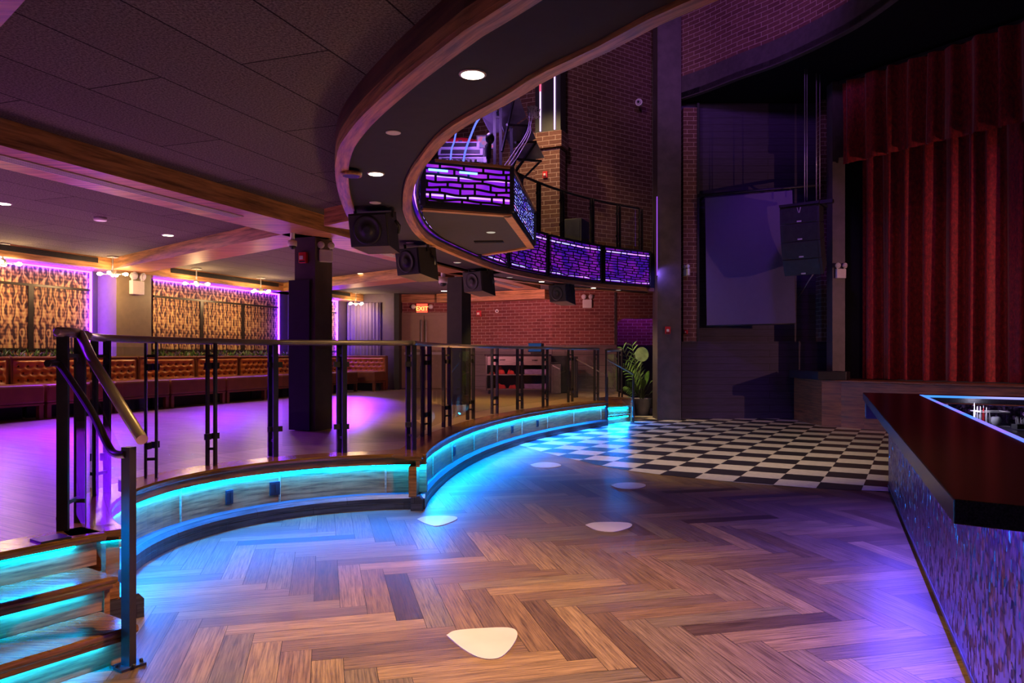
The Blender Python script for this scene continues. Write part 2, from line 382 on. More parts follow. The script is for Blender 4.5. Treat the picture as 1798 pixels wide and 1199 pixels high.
def glassy(name, tint=(.93, .95, .94), refl=.04, rough=.0):
    t = NT(name); t.N.remove(t.b); tr = t.n('BsdfTransparent'); tr.inputs[0].default_value = (*tint, 1); g = t.n('BsdfGlossy'); g.inputs['Roughness'].default_value = rough
    lw = t.n('Fresnel'); lw.inputs['IOR'].default_value = 1.45; mx = t.n('MixShader'); gb = t.n('NewGeometry').outputs['Backfacing']; t.l(t.math('MULTIPLY', t.math('MULTIPLY', lw.outputs[0], refl/.04), t.math('SUBTRACT', 1.0, gb)), mx.inputs[0])
    t.l(tr.outputs[0], mx.inputs[1]); t.l(g.outputs[0], mx.inputs[2]); t.l(mx.outputs[0], t.out.inputs['Surface']); return t.m
M['glass'] = glassy('clear_balustrade_glass')
M['clear'] = glassy('clear_drinkware', (.85, .86, .9), .08)
def curtain():
    t = NT('red_velvet'); n = t.noise(t.mapping(t.uv(), scale=(16, 7, 1)), 1.4, 6, .7); n2 = t.noise(t.mapping(t.uv(), scale=(40, 30, 1)), 1, 3)
    c = t.ramp(n, [(.38, (.13, .003, .006)), (.58, (.30, .008, .012)), (.74, (.55, .04, .025))]); c = t.mix(.5, c, t.ramp(n2, [(.3, (.55, .5, .5)), (.7, (1.35, 1.3, 1.3))]), 'MULTIPLY')
    return t.set(c, .62, spec=.3, sheen=.35)
M['curtain'] = curtain()
def barfront():
    t = NT('metallic_scale_tile'); uv = t.mapping(t.uv(), scale=(34, 22, 1)); v = t.n('TexVoronoi'); v.inputs['Scale'].default_value = 1.0; v.inputs['Randomness'].default_value = .55; t.l(uv, v.inputs['Vector'])
    c = t.mix(1.0, t.ramp(v.outputs['Distance'], [(.10, (.55, .30, .66)), (.55, (.11, .055, .14))]), t.ramp(t.noise(t.mapping(t.uv(), scale=(60, 30, 1)), 1, 2), [(.35, (.25, .25, .25)), (.65, (1.1, 1.1, 1.1))]), 'MULTIPLY')
    g = t.n('NewGeometry'); q = t.n('VectorMath', operation='SUBTRACT'); t.l(v.outputs['Color'], q.inputs[0]); q.inputs[1].default_value = (.5, .5, .5)
    k = t.n('VectorMath', operation='SCALE'); t.l(q.outputs[0], k.inputs[0]); k.inputs['Scale'].default_value = .75
    d = t.n('VectorMath', operation='ADD'); t.l(g.outputs['Normal'], d.inputs[0]); t.l(k.outputs[0], d.inputs[1]); n = t.n('VectorMath', operation='NORMALIZE'); t.l(d.outputs[0], n.inputs[0]); t.l(n.outputs[0], t.b.inputs['Normal'])
    return t.set(c, .22, .9)
M['barfront'] = barfront()
def wallpaper():
    t = NT('damask_backlit_fabric'); uv = t.uv(); sx = t.n('SeparateXYZ'); t.l(uv, sx.inputs[0]); u, v = sx.outputs[0], sx.outputs[1]
    m = t.math('PINGPONG', u, .235); vm = t.math('MODULO', v, .62); cm = t.n('CombineXYZ'); t.l(t.math('MULTIPLY', m, 9.0), cm.inputs[0]); t.l(t.math('MULTIPLY', v, 3.4), cm.inputs[1])
    nz = t.noise(cm.outputs[0], 1.0, 1.5, .5)
    s1 = t.math('SINE', t.math('ADD', t.math('MULTIPLY', nz, 30.0), t.math('ADD', t.math('MULTIPLY', m, 30.0), t.math('MULTIPLY', v, -9.0))))
    st = t.math('SINE', t.math('MULTIPLY', u, 2*PI/.1175)); pl = t.math('SINE', t.math('MULTIPLY', v, 2*PI/.055))
    f = t.math('ADD', t.math('MULTIPLY', s1, .42), t.math('MULTIPLY', st, .26)); f = t.math('ADD', f, t.math('MULTIPLY', pl, .10))
    f = t.math('ADD', f, t.math('MULTIPLY', t.math('SUBTRACT', t.noise(uv, 14, 3), .5), .45)); f = t.math('MULTIPLY_ADD', f, .5, .5)
    return t.set(t.ramp(f, [(.28, (.04, .018, .03)), (.42, (.15, .065, .05)), (.58, (.42, .21, .12)), (.85, (.66, .48, .22))]), .6, spec=.3)
M['wallpaper'] = wallpaper()
E_ = {}
E_['cyan'] = emit('cyan_led', (0, .19, 1), 520)
E_['cyan_soft'] = emit('soft_cyan_led', (0, .26, 1), 22)
E_['cyan_step'] = emit('cyan_step_led', (0, .20, 1), 420)
E_['bar_led'] = emit('blue_bar_led', (.10, .065, 1), 430)
E_['bar_edge'] = emit('violet_edge_light', (.22, .12, 1), 1.1, c2=(.06, .2, 1))
E_['bar_edge_white'] = emit('lilac_edge_light', (.5, .38, 1), .8, c2=(.06, .30, 1), scale=.9)
E_['wall_led'] = emit('violet_wall_led', (.15, .010, 1), 36)
E_['bulb'] = emit('warm_bulb', (1, .70, .30), 30)
E_['downlight'] = emit('downlight_lens', (1, .86, .62), 8)
E_['downlight_dim'] = emit('dim_downlight_lens', (1, .85, .70), .3)
E_['downlight_yellow'] = emit('yellow_downlight_lens', (1, .75, .35), 5)
E_['lattice'] = emit('violet_back_panel', (.05, .006, .34), .55, c2=(.22, .012, .42), scale=2.2)
E_['lattice_dj'] = emit('violet_booth_panel', (.20, .012, .62), .75, c2=(.36, .03, .66), scale=3)
E_['lattice_side'] = emit('blue_booth_panel', (.05, .02, .5), 1.6, c2=(.25, .30, 1), scale=5)
E_['lattice_led'] = emit('lilac_lattice_led', (.62, .22, 1), 1.3, c2=(.35, .40, 1), scale=1.2)
E_['lattice_blue'] = emit('blue_lattice_led', (.06, .14, 1), 6)
E_['tube_light'] = emit('lilac_tube_light', (.72, .42, 1), 1.6)
E_['tube_red'] = emit('red_tube_light', (1, .05, .10), 2)
E_['column_strip'] = emit('violet_column_led', (.35, .08, 1), .9)
E_['exit'] = emit('exit_face', (1, .12, .06), .8)
E_['exit_letter'] = emit('exit_letter', (1, .62, .12), 1.6)
E_['screen'] = emit('console_screen', (.35, .25, .9), .4, c2=(.9, .2, .5), scale=14)
E_['blue_screen'] = emit('till_screen', (.02, .05, .16), .5)
E_['blue_cable'] = emit('blue_lit_cable_glow', (.10, .14, 1), 1.2)  # glow put in for blue light falling on plain cables
E_['violet_lens'] = emit('violet_lens', (.35, .15, 1), 2)


# ================================================================== THE SETTING
# ---- main floor of herringbone planks
def poly_clip(P, a, b):
    """keep the part of polygon P left of the line a->b"""
    out = []; d = (b[0]-a[0], b[1]-a[1])
    sd = lambda p: d[0]*(p[1]-a[1])-d[1]*(p[0]-a[0])
    for i in range(len(P)):
        p, q = P[i], P[(i+1) % len(P)]; sp, sq = sd(p), sd(q)
        if sp >= 0: out.append(p)
        if sp*sq < 0:
            t = sp/(sp-sq); out.append((p[0]+(q[0]-p[0])*t, p[1]+(q[1]-p[1])*t))
    return out
def herringbone():
    m = MB(); w, n = .152, 6; L = w*n; th = math.radians(14); e1 = Vector((math.cos(th), math.sin(th))); e2 = Vector((-e1.y, e1.x)); rnd = random.Random(3)
    O = Vector((.42, 4.34))-e1*L-e2*L
    def put(x0, y0, x1, y1, vert):
        c = O+e1*(x0+x1)/2+e2*(y0+y1)/2
        if not (-4.6 < c.x < 5.6 and 0.6 < c.y < 15.8): return
        if c.y > 8 and c.y > 16.5-2.0*c.x and c.x > 3: return
        g = .0012; P = [O+e1*x+e2*y for x, y in ((x0+g, y0+g), (x1-g, y0+g), (x1-g, y1-g), (x0+g, y1-g))]
        r, k = rnd.random()*40, rnd.random()*40
        U = [(0, 0), (x1-x0, 0), (x1-x0, y1-y0), (0, y1-y0)]
        U = [(v, u) for u, v in U] if vert else U
        m.add([(p.x, p.y, 0) for p in P], [(0, 1, 2, 3)], uvs=[[(u+r, v+k) for u, v in U]], tone=rnd.random())
    for i in range(-90, 90):
        for j in range(-14, 16):
            x, y = i*w+j*L, -i*w+j*L
            put(x, y, x+L, y+w, False); put(x+L, y, x+L+w, y+L, True)
    m.box((-14, -4, -.12), (14, 26, -.006), mi=1)
    o = m.build('floor', [M['floor'], M['black_paint']], fix=False); return struct(o)
herringbone()
# ---- chequered tiles beyond the curved edge
TYAW, TOX, TOY, TS = .4954, -4.2033, 20.7275, 1.5/3.2855
def tile_xy(i, j):
    u, v = (i+TOX)*TS, (j+TOY)*TS
    return (v*math.sin(TYAW)+u*math.cos(TYAW), v*math.cos(TYAW)-u*math.sin(TYAW))
EDGE = [G(*p)[:2] for p in ((965, 797), (1007, 809), (1057, 819), (1108, 827), (1161, 834), (1221, 840), (1287, 847), (1360, 852.6), (1435, 858), (1514, 861.5), (1560, 863))]
def chequer():
    m = MB(); E2 = [(EDGE[0][0]-.7, EDGE[0][1]+1.35)]+EDGE+[(EDGE[-1][0]+3, EDGE[-1][1]-.7)]
    for i in range(-16, 16):
        for j in range(-12, 24):
            P = [tile_xy(i, j), tile_xy(i+1, j), tile_xy(i+1, j+1), tile_xy(i, j+1)]
            cx = sum(p[0] for p in P)/4; cy = sum(p[1] for p in P)/4
            if not (-.6 < cx < 8.2 and 7 < cy < 18.2): continue
            for a, b in zip(E2, E2[1:]):
                P = poly_clip(P, a, b)
                if len(P) < 3: break
            if len(P) < 3: continue
            n = len(P); m.add([(p[0], p[1], .004) for p in P], [list(range(n))], mi=1 if (i+j) % 2 else 0)
    return struct(m.build('floor_tile', [M['tile_white'], M['tile_black']], fix=False))
chequer()
# ---- raised platform with its two scalloped edges
PZ = .52
C1 = (-.90, 5.55); C2 = (12.92, 7.34)
rad = math.radians
def edge1(r, n=44, a0=226, a1=88.2): return arc(*C1, r, rad(a0), rad(a1), n)
def edge2(r, n=60, a0=180.6, a1=142.3): return arc(*C2, r, rad(a0), rad(a1), n)
N1, N2 = edge1(1.82), edge2(13.79)
far_top = [(2.23, 17.35), (2.72, 16.9), (2.76, 19.6)]
ST = Vector((-.57, -.82)).normalized(); SN = Vector((-.83, .55)).normalized()
R3 = Vector((-2.22, 4.13)); LFT = R3+ST*3.2
i1, i2 = offset_path(N1, .26), offset_path(N2, .26)
top_poly = [LFT+SN*.26, R3+SN*.26]+i1[2:-1]+i2[2:]+[(1.9, 17.0)]+far_top+[(2.76, 23), (-13, 23), (-13, LFT.y)]
top_poly = [tuple(Vector(p)[:2]) for p in top_poly]
from mathutils.geometry import tessellate_polygon
def tess_prism(poly, z0, z1):
    n = len(poly); A = sum(poly[i][0]*poly[(i+1) % n][1]-poly[(i+1) % n][0]*poly[i][1] for i in range(n))
    if A < 0: poly = poly[::-1]
    tri = tessellate_polygon([[Vector((p[0], p[1], 0)) for p in poly]])
    P = [(p[0], p[1], z0) for p in poly]+[(p[0], p[1], z1) for p in poly]
    return MB().add(P, [(i, (i+1) % n, n+(i+1) % n, n+i) for i in range(n)]+[tuple(n+k for k in t) for t in tri]+[tuple(t)[::-1] for t in tri])
platform = tess_prism(top_poly, .3, PZ).build('platform_floor', M['platform']); struct(platform)
base_poly = [LFT+SN*.1, R3+SN*.1]+offset_path(N1, .1)[:-1]+offset_path(N2, .1)+[(1.9, 17.0)]+far_top+[(2.76, 23), (-13, 23), (-13, LFT.y)]
MB().prism([tuple(Vector(p)[:2]) for p in base_poly], 0.0, .3).build('platform_base', M['black_paint'], platform)
nose = [(0.0, .478), (-.006, .490), (-.004, .510), (.012, .5235), (.29, .5235), (.29, .515), (.04, .478)]
for path, nm in ((N1, 'curve'), (N2, 'curve')):
    MB().sweep(path, nose if path is N1 else [(a, b-.0012) for a, b in nose]).build('nosing', M['tread'], platform)
    MB().sweep(path, [(.015, .418), (.015, .478), (.05, .478), (.05, .418)]).build('fascia_board', M['fascia'], platform)
    MB().sweep(path, [(.036, .4155), (.036, .4175), (.042, .4175), (.042, .4155)]).build('led_strip', E_['cyan_soft'], platform)  # second weak strip added for the glow on the riser panel
    MB().sweep(path, [(.020, .4145), (.032, .4145)], closed=False).build('led_strip', E_['cyan'], platform, fix=False)
    MB().sweep(path, [(.0185, .4150), (.0335, .4160)], closed=False).build('led_back_blocker', M['black_paint'], platform, fix=False)  # unseen backing added to stop the strip shining upward
    MB().sweep(path, [(.045, .13), (.045, .422), (.12, .422), (.12, .13)]).build('riser_panel', M['fascia'], platform)
for path, r, o in ((N1, 1.82, -.085), (N2, 13.79, -.012)):
    MB().sweep(path, [(o, 0), (o, .052), (o+.004, .055), (o, .058), (o, .105), (o+.03, .14), (.10, .14), (.10, 0)]).build('plinth', M['plinth'], platform)
m = MB()
for path, step in ((N1, 1.02), (N2, 1.13)):
    for p in resample([Vector((q[0], q[1], 0)) for q in offset_path(path, .044)], step)[1:]: m.rbox((p.x, p.y, .28), 0, .016, .016, .29)
m.build('panel_joint', M['trim'], platform)
MB().prism([(-1.35, 7.36), (-.87, 7.375), (-.878, 7.66), (-1.12, 7.80), (-1.36, 7.66)], .48, .5208).build('nosing', M['tread'], platform)
# border boards on top at the stairs
MB().prism([tuple(R3+SN*.0), tuple(R3+SN*.27), tuple(LFT+SN*.27), tuple(LFT)], .478, .5235).build('nosing', M['tread'], platform, bevel=.015)
# ---- near staircase (two treads below the platform)
stair = thing('staircase', 'short wooden stairs with blue lit risers beside the curved platform', 'stairs', (R3.x, R3.y, 0))
RK = [Vector((-1.83, 3.70)), Vector((-2.05, 3.92)), R3]
for k, (R, z) in enumerate(zip(RK, (.173, .347, .52))):
    if k < 2:
        nxt = RK[k+1]
        P = [R, R+SN*.36, R+SN*.36+ST*3.2, R+ST*3.2]
        MB().prism([tuple(p) for p in P], z-.042, z).build('tread', M['tread'], stair, bevel=.016)
        q0, q1 = R+SN*.012+ST*.03, R+SN*.012+ST*3.1; MB().bar((q0.x, q0.y, z-.048), (q1.x, q1.y, z-.048), .018, .022).build('nosing_lip', M['tread'], stair)
    a = R+SN*.05-ST*-.04; b = a+ST*3.1
    zb = z-.173
    MB().bar((a.x, a.y, zb+.066), (b.x, b.y, zb+.066), .02, .13).build('riser', M['fascia'], stair)
    a2 = R+SN*.028+ST*.16; b2 = a2+ST*2.9
    MB().bar((a2.x, a2.y, z-.0455), (b2.x, b2.y, z-.0455), .012, .006).build('led_strip', E_['cyan_step'], stair)
for k in range(2):
    R = RK[k]; nx = RK[k+1]; z = (.173, .347)[k]
    P = [R+SN*.03+ST*.03, nx+SN*.06+ST*.03, nx+SN*.06+ST*.06, R+SN*.03+ST*.06]
    MB().prism([tuple(p) for p in P], 0, z-.042).build('side_panel', M['fascia'], stair)
P = [R3+SN*.02, Vector((-2.52, 4.62)), Vector((-2.60, 4.60)), R3+SN*.10+ST*.05]
MB().prism([tuple(p) for p in P], 0, .478).build('side_panel', M['fascia'], stair)
# ---- far corner steps, fanned
fs = thing('corner_steps', 'small fan of blue lit wooden steps beside the potted palm', 'stairs', (2.35, 16.3, 0))
FL = [(2.02, 15.75), (2.06, 16.12), (2.10, 16.6), (2.23, 17.3)]; FR = [(2.66, 16.55), (2.62, 16.74), (2.64, 16.9), (2.72, 16.92)]
for k, z in ((1, .173), (2, .347)):
    MB().prism([FL[k], FR[k], FR[3], (2.3, 17.6), FL[3]], z-.035, z).build('tread', M['tread'], fs)
    MB().bar((*FL[k], z-.045), (FR[k][0]-.05, FR[k][1]-.03, z-.045), .012, .012).build('led_strip', E_['cyan'], fs)
    a = Vector(FL[k])+Vector((0, .04)); b = Vector(FR[k])+Vector((0, .04)); MB().bar((a.x, a.y, z-.105), (b.x, b.y, z-.105), .02, .13).build('riser', M['fascia'], fs)
MB().bar((FL[3][0], FL[3][1]+.03, .42), (FR[3][0], FR[3][1]+.03, .42), .03, .12).build('riser', M['fascia'], fs)
MB().bar((*FL[3], .502), (*FR[3], .502), .06, .04).build('nosing', M['tread'], fs)
MB().bar((FR[1][0]+.03, FR[1][1]-.02, .20), (FR[3][0]+.03, FR[3][1]+.3, .20), .03, .40).build('side_panel', M['fascia'], fs)

# ---- ring shaped soffit of the balcony
inn = [G(*p, 3.0) for p in ((1234, 0), (1150.7, 38), (1059, 86), (967, 128.5), (908, 165), (800, 227), (753.6, 277.4), (736, 303), (725.5, 329.5), (722, 360), (723, 370), (729, 388), (740, 406), (755, 420), (780, 434), (844.6, 461), (890, 475.6), (967.5, 490.8), (1056, 502), (1151, 509.7))]
inn = [Vector((p.x, p.y)) for p in inn]
inn = [Vector((5.2, .2)), Vector((3.3, 1.0)), Vector((1.9, 2.0))]+inn
out = [G(*p, 3.0) for p in ((880, 1), (830, 31.7), (780, 70), (730, 110), (686.8, 146.8), (631.7, 200), (606.7, 232), (594.7, 253), (588.7, 280), (588.7, 304), (593.4, 331), (600, 353), (610, 376), (620, 388))]
out = [Vector((p.x, p.y)) for p in out]
back = [Vector(p[:2]) for p in offset_path([(p.x, p.y) for p in inn], .85)]
out = [Vector((4.2, -.8)), Vector((2.3, .55)), Vector((1.0, 1.75))]+out+[Vector((-1.83, 9.6)), Vector((-1.72, 10.7)), Vector((-1.3, 12.55)), Vector((-.55, 14.25)), Vector((.45, 15.75)), Vector((1.7, 17.1)), Vector((3.25, 18.4))]
def even(P, n):
    P = [Vector((p.x, p.y, 0)) for p in catmull([Vector((p.x, p.y, 0)) for p in P], 10)]; L = [0]
    for a, b in zip(P, P[1:]): L.append(L[-1]+(b-a).length)
    res = []; k = 0
    for i in range(n+1):
        d = L[-1]*i/n
        while k < len(L)-2 and L[k+1] < d: k += 1
        t = (d-L[k])/max(1e-9, L[k+1]-L[k]); res.append(P[k]+(P[k+1]-P[k])*min(1, t))
    return [(p.x, p.y) for p in res]
NR = 120; IN, OUT = even(inn, NR), even(out, NR)
def strip_slab(A, B, z0, z1):
    m = MB(); n = len(A); V = []
    for z in (z0, z1): V += [(p[0], p[1], z) for p in A]+[(p[0], p[1], z) for p in B]
    Fs = []
    for i in range(n-1):
        Fs += [(i, i+1, n+i+1, n+i), (2*n+i, 3*n+i, 3*n+i+1, 2*n+i+1), (i, 2*n+i, 2*n+i+1, i+1), (n+i, n+i+1, 3*n+i+1, 3*n+i)]
    Fs += [(0, n, 3*n, 2*n), (n-1, 3*n-1, 4*n-1, 2*n-1)]
    return m.add(V, Fs)
ring = strip_slab(offset_path(IN, .03), offset_path(OUT, -.03), 3.0, 3.86).build('ceiling_ring_soffit', M['soffit']); struct(ring)
MB().sweep(IN, [(0, 2.972), (0, 3.05), (.085, 3.05), (.085, 2.972)]).build('inner_trim', M['trim'], ring)
MB().sweep(IN, [(-.004, 3.05), (-.004, 3.86), (.03, 3.86), (.03, 3.05)]).build('inner_fascia', M['black_paint'], ring)
MB().sweep(OUT, [(-.105, 2.972), (-.105, 3.0), (0, 3.0), (0, 2.972)]).build('outer_trim', M['trim'], ring)
MB().sweep(OUT, [(-.03, 3.0), (-.03, 3.07), (.002, 3.07), (.002, 3.0)]).build('outer_trim', M['trim'], ring)
MB().sweep(OUT, [(-.03, 3.07), (-.03, 3.2), (0, 3.2), (0, 3.07)]).build('outer_fascia', M['fascia_dark'], ring)
# ---- ceiling of acoustic board over the platform
ceil_poly = [OUT[0]]+OUT[1:]+[(3.3, 24), (-14, 24), (-14, -3), (4.2, -3)]
ceil = MB().prism(ceil_poly, 3.2, 3.32).build('ceiling', M['acoustic']); struct(ceil)
# ---- main beams
WO = Vector((-7.12, 14.9)); WA = Vector((math.sin(rad(20)), math.cos(rad(20)))); WN = Vector((WA.y, -WA.x))
def AN(a, n, z=0.0):
    p = WO+WA*a+WN*n; return Vector((p.x, p.y, z))
def a_px(px, n, z=None):
    k = (px-CX)/F; p = WO+WN*n; return (k*p.y-p.x)/(WA.x-k*WA.y)
def beam(pts, name='ceiling_beam', z0=3.0, mat='beam'):
    return struct(MB().prism([tuple(Vector(p)[:2]) for p in pts], z0, 3.2).build(name, M[mat]))
beam([AN(-16, 5.84), AN(-16, 6.49), AN(4.9, 6.49), AN(4.9, 5.84)])
BD = Vector((-.735, .68)); BP = Vector((.68, .735))
def cross(p, w=.62, t0=0.0, t1=5.9):
    p = Vector(p); return beam([p+BD*t0, p+BD*t1, p+BD*t1+BP*w, p+BD*t0+BP*w])
cross((-2.75, 9.29)); cross((-1.55, 14.3), t1=6.2); cross((-2.36, 3.46), w=-.62, t0=-1.5, t1=9)
cross((-1.35, 8.0), t0=.55, t1=1.15); cross((-.55, 13.38), t0=-.1, t1=.9)
# ---- left wall with its timber soffit, pillar
wl = MB().prism([tuple(AN(a, n)[:2]) for a, n in ((-16, 0), (7.1, 0), (7.1, -.2), (-16, -.2))], 0, 3.2).build('wall_left', M['plum']); struct(wl)
beam([AN(-16, 0), AN(-16, .55), AN(7.0, .55), AN(7.0, 0)], 'ceiling_wall_soffit')
struct(MB().prism([tuple(AN(a, n)[:2]) for a, n in ((-1.27, -.05), (-1.27, .45), (-.48, .45), (-.48, -.05))], PZ, 3.0).build('pillar', M['olive']))
struct(MB().prism([tuple(AN(a, n)[:2]) for a, n in ((4.3, -.05), (4.3, .45), (5.1, .45), (5.1, -.05))], PZ, 3.0).build('pillar', M['plum']))
# ---- end wall, door recess and brick back wall
e0 = AN(7.1, 0); e1 = Vector((-3.22, 21.07))
struct(MB().bar((e0.x-.3, e0.y+.1, 1.86), (e1.x, e1.y, 1.86), .16, 2.68).build('wall_end', M['plum']))
struct(MB().box((-3.28, 20.9, PZ), (-3.14, 21.5, 3.2)).build('wall_return', M['black_paint']))
struct(MB().box((-3.3, 21.5, PZ), (-.9, 21.7, 3.2)).build('wall_door', M['brick']))
struct(MB().box((-3.14, 21.36, 2.98), (-1.2, 21.5, 3.2)).build('ceiling_header', M['beam']))
bw = [Vector((-1.9, 21.6)), Vector((1.08, 20.12)), Vector((2.78, 20.0))]
def wallseg(a, b, z0, z1, th, name, mat):
    d = (Vector(b)-Vector(a)).normalized(); n = Vector((-d.y, d.x))*th; a = Vector(a); b = Vector(b)
    return struct(MB().prism([tuple(a), tuple(b), tuple(b+n), tuple(a+n)], z0, z1).build(name, mat))
for a, b in zip(bw, bw[1:]):
    wallseg(a, b, 1.75, 3.3, .15, 'wall_back', M['brick']); 
    d = (b-a).normalized(); n = Vector((d.y, -d.x))*.03
    wallseg(a+n, b+n, PZ, 1.75, .18, 'wall_wainscot', M['wainscot'])
d = (bw[1]-bw[0]).normalized(); n = Vector((d.y, -d.x))
beam([bw[0]+n*.02, bw[1]+n*.02, bw[1]+n*.5, bw[0]+n*.5], 'ceiling_header', 2.96)
# alcove beside the big column
m = MB(); za = 2.46
pr = [(2.78, za-.22), (2.83, za-.09), (2.92, za-.03), (3.05, za), (4.6, za)]
m.add([(x, 20.0, z) for x, z in pr]+[(x, 20.0, 3.3) for x, z in pr]+[(x, 20.3, z) for x, z in pr]+[(x, 20.3, 3.3) for x, z in pr],
      [(i, i+1, 5+i+1, 5+i) for i in range(4)]+[(10+i, 15+i, 15+i+1, 10+i+1) for i in range(4)]+[(i, 10+i, 10+i+1, i+1) for i in range(4)])
struct(m.build('wall_arch', M['brick']))
struct(MB().box((2.78, 21.1, 1.75), (4.8, 21.25, 3.3)).build('wall_alcove', M['brick']))
struct(MB().box((2.78, 21.05, 0), (4.8, 21.2, 1.75)).build('wall_alcove_base', M['black_paint']))
struct(MB().box((2.72, 20.0, 0), (2.80, 21.1, 3.3)).build('wall_alcove_side', M['column']))
# ---- columns
def column(x0, y0, sx, sy, z0, z1, mat, name='column', yaw=0):
    return struct(MB().rbox((x0, y0, (z0+z1)/2), yaw, sx, sy, z1-z0).build(name, mat))
col1 = column(-2.589, 9.813, .31, .38, PZ, 3.0, M['column'], yaw=rad(-20.4))
MB().obox((-2.656-.067+.0, 9.633-.012, 1.49), (.94, -.35, 0), (.35, .94, 0), (0, 0, 1), .157, .006, .96).build('gloss_panel', M['black_plastic'], col1)
column(-1.04, 14.75, .34, .34, PZ, 3.0, M['black_paint'], yaw=rad(-28))
big = column(3.60, 17.5, .54, .6, 0, 10.9, M['column'])
# ---- upper walls of the hall above the balcony
UC = Vector((.86, 17.1)); UR = Vector((3.55, 19.0))
wallseg(UC, UR, 3.3, 10.9, .2, 'wall_upper_right', M['brick_up'])
wallseg(UC+Vector((-6.5, 2.9)), UC, 3.3, 10.9, .2, 'wall_upper_back', M['brick_up'])
# brick pilaster with a ledge
pd = Vector((.913, -.408)); pn = Vector((-.408, -.913)); pc = Vector((.93, 16.95))
def pil(hw, dp, z0, z1):
    a = pc-pd*hw; b = pc+pd*hw; return [tuple(p) for p in (a, b, b+pn*dp, a+pn*dp)], z0, z1
pp = MB(); pp.prism(*pil(.29, .36, 3.86, 6.05)); pp.prism(*pil(.36, .44, 6.05, 6.40)); struct(pp.build('pilaster', M['brick_up']))
struct(MB().prism([(-7, 17.0), (3.3, 18.6), (3.3, 24), (-7, 24)], 3.34, 3.86).build('balcony_floor', M['black_paint']))
struct(MB().prism([tuple(IN[i]) for i in range(66, NR, 3)]+[IN[-1], (3.3, 19.5), (-6, 21)]+[(-6, 9.0)], 3.80, 3.86).build('balcony_deck_floor', M['black_paint']))
# ---- cove band, brick above, black soffit, roof
CV = [Vector((p[0], p[1], 0)) for p in ((3.80, 17.35), (4.3, 16.72), (4.8, 15.95), (5.25, 15.35), (5.6, 14.72), (5.9, 14.05), (6.12, 13.4), (6.27, 12.5), (6.35, 11.2), (6.25, 9.2), (5.9, 7))]
CV = [(p.x, p.y) for p in catmull(CV, 5)]
struct(MB().sweep(CV, [(0, 7.36), (0, 7.87), (.12, 7.87), (.12, 7.36)]).build('trim_cove_band', M['band']))
struct(MB().sweep(CV, [(.05, 7.87), (.05, 10.9), (.2, 10.9), (.2, 7.87)]).build('wall_cove', M['brick_up']))
struct(MB().prism(CV+[(13, 7), (13, 19), (3.8, 19)], 7.38, 7.5).build('ceiling_stage_soffit', M['black_void']))
struct(MB().box((-8, -1, 10.9), (13, 24, 11.1)).build('ceiling_roof', M['black_void']))
# ---- niche beside the stage
struct(MB().box((3.6, 17.62, 0), (9, 17.8, 7.4)).build('wall_niche', M['niche']))
struct(MB().box((3.95, 17.5, 0), (9, 17.62, 1.80)).build('wall_niche_base', M['niche']))
struct(MB().box((3.96, 17.38, 1.80), (4.28, 17.62, 7.2)).build('wall_niche_brick', M['brick_up']))
struct(MB().box((7.12, 17.30, 1.80), (7.42, 17.62, 7.36)).build('wall_niche_brick', M['brick_up']))
column(4.30, 17.42, .05, .14, 1.8, 7.3, M['black_paint'], 'trim_niche')
column(7.02, 16.3, .27, .3, 1.14, 7.36, M['column'], 'stage_column')
column(7.6, 16.75, .5, .3, .972, 7.36, M['black_paint'], 'stage_wing_wall')
# far right and rear shells, out of frame: they close the hall
struct(MB().box((12.8, -1, 0), (13, 19, 10.9)).build('wall_right', M['black_paint']))
struct(MB().box((-8.2, 9, 3.3), (-8, 22, 10.9)).build('wall_upper_left', M['black_paint']))
# ---- stage
SP = [(6.47, 15.7), (6.75, 15.42), (7.05, 15.05), (8.74, 12.84), (10.6, 10.4), (12.6, 10.4), (12.6, 17.25), (6.47, 17.25)]
stage = thing('stage', 'wood fronted stage below the red curtain', 'stage', (8.5, 14.5, 0))
MB().prism(SP, 0, .93).build('stage_front', M['stagewood'], stage)
MB().prism([(6.44, 15.68), (6.73, 15.39), (7.03, 15.02), (8.72, 12.81), (10.58, 10.37), (12.6, 10.4), (12.6, 17.25), (6.47, 17.25)], .93, .968).build('stage_deck', M['stagewood'], stage, bevel=.006)
m = MB().prism([(6.33, 15.55), (6.85, 15.40), (7.02, 15.6), (7.02, 16.1), (6.33, 17.2)], .97, 1.145)
label(m.build('stage_block', M['black_plastic'], bevel=.01), 'black slab on the corner of the wooden stage front', 'stage block')

# ================================================================== THINGS
# ---- glass balustrade along the platform edge
RZ = 1.615
bal = thing('glass_balustrade', 'long bronze balustrade with clear glass panes along the curved platform edge', 'railing', (-1.0, 7.6, PZ))
PAIRS = [((165.5, 871), (188, 865)), ((256, 839.6), (274.6, 838.7)), ((364.5, 817.6), (378, 817.6)), ((477.6, 800.5), (486, 800)), ((598, 794.8), (601, 794.6)), ((719.6, 789.7), (729, 789.9)),
         ((741.7, 767), (754.3, 765)), ((778.8, 750), (789.7, 748.5)), ((821, 737), (831, 735.4)), ((864, 726.6), (873, 725.8)), ((908.5, 719), (916.7, 717.5)), ((953.6, 714.7), (961, 713)), ((998, 706.5), (1005, 705)), ((1044, 703.2), (1050, 702.4))]
def twin_post(parent, a, b, z0, z1, w=.034, nm='post'):
    a = Vector(a[:2]); b = Vector(b[:2]); d = (b-a)
    if d.length < .06: d = Vector((.07, -.07)); a = a-d*.3; b = a+d
    d.normalize(); yaw = math.atan2(d.y, d.x); m = MB()
    for p in (a, b): m.rbox((p.x, p.y, (z0+z1)/2), yaw, w*.55, w*1.5, z1-z0)
    L = (b-a).length; c = (a+b)/2
    for f in (.14, .90): m.rbox((c.x, c.y, z0+(z1-z0)*f), yaw, L, .02, .022)
    return m.build(nm, M['bronze'], parent)
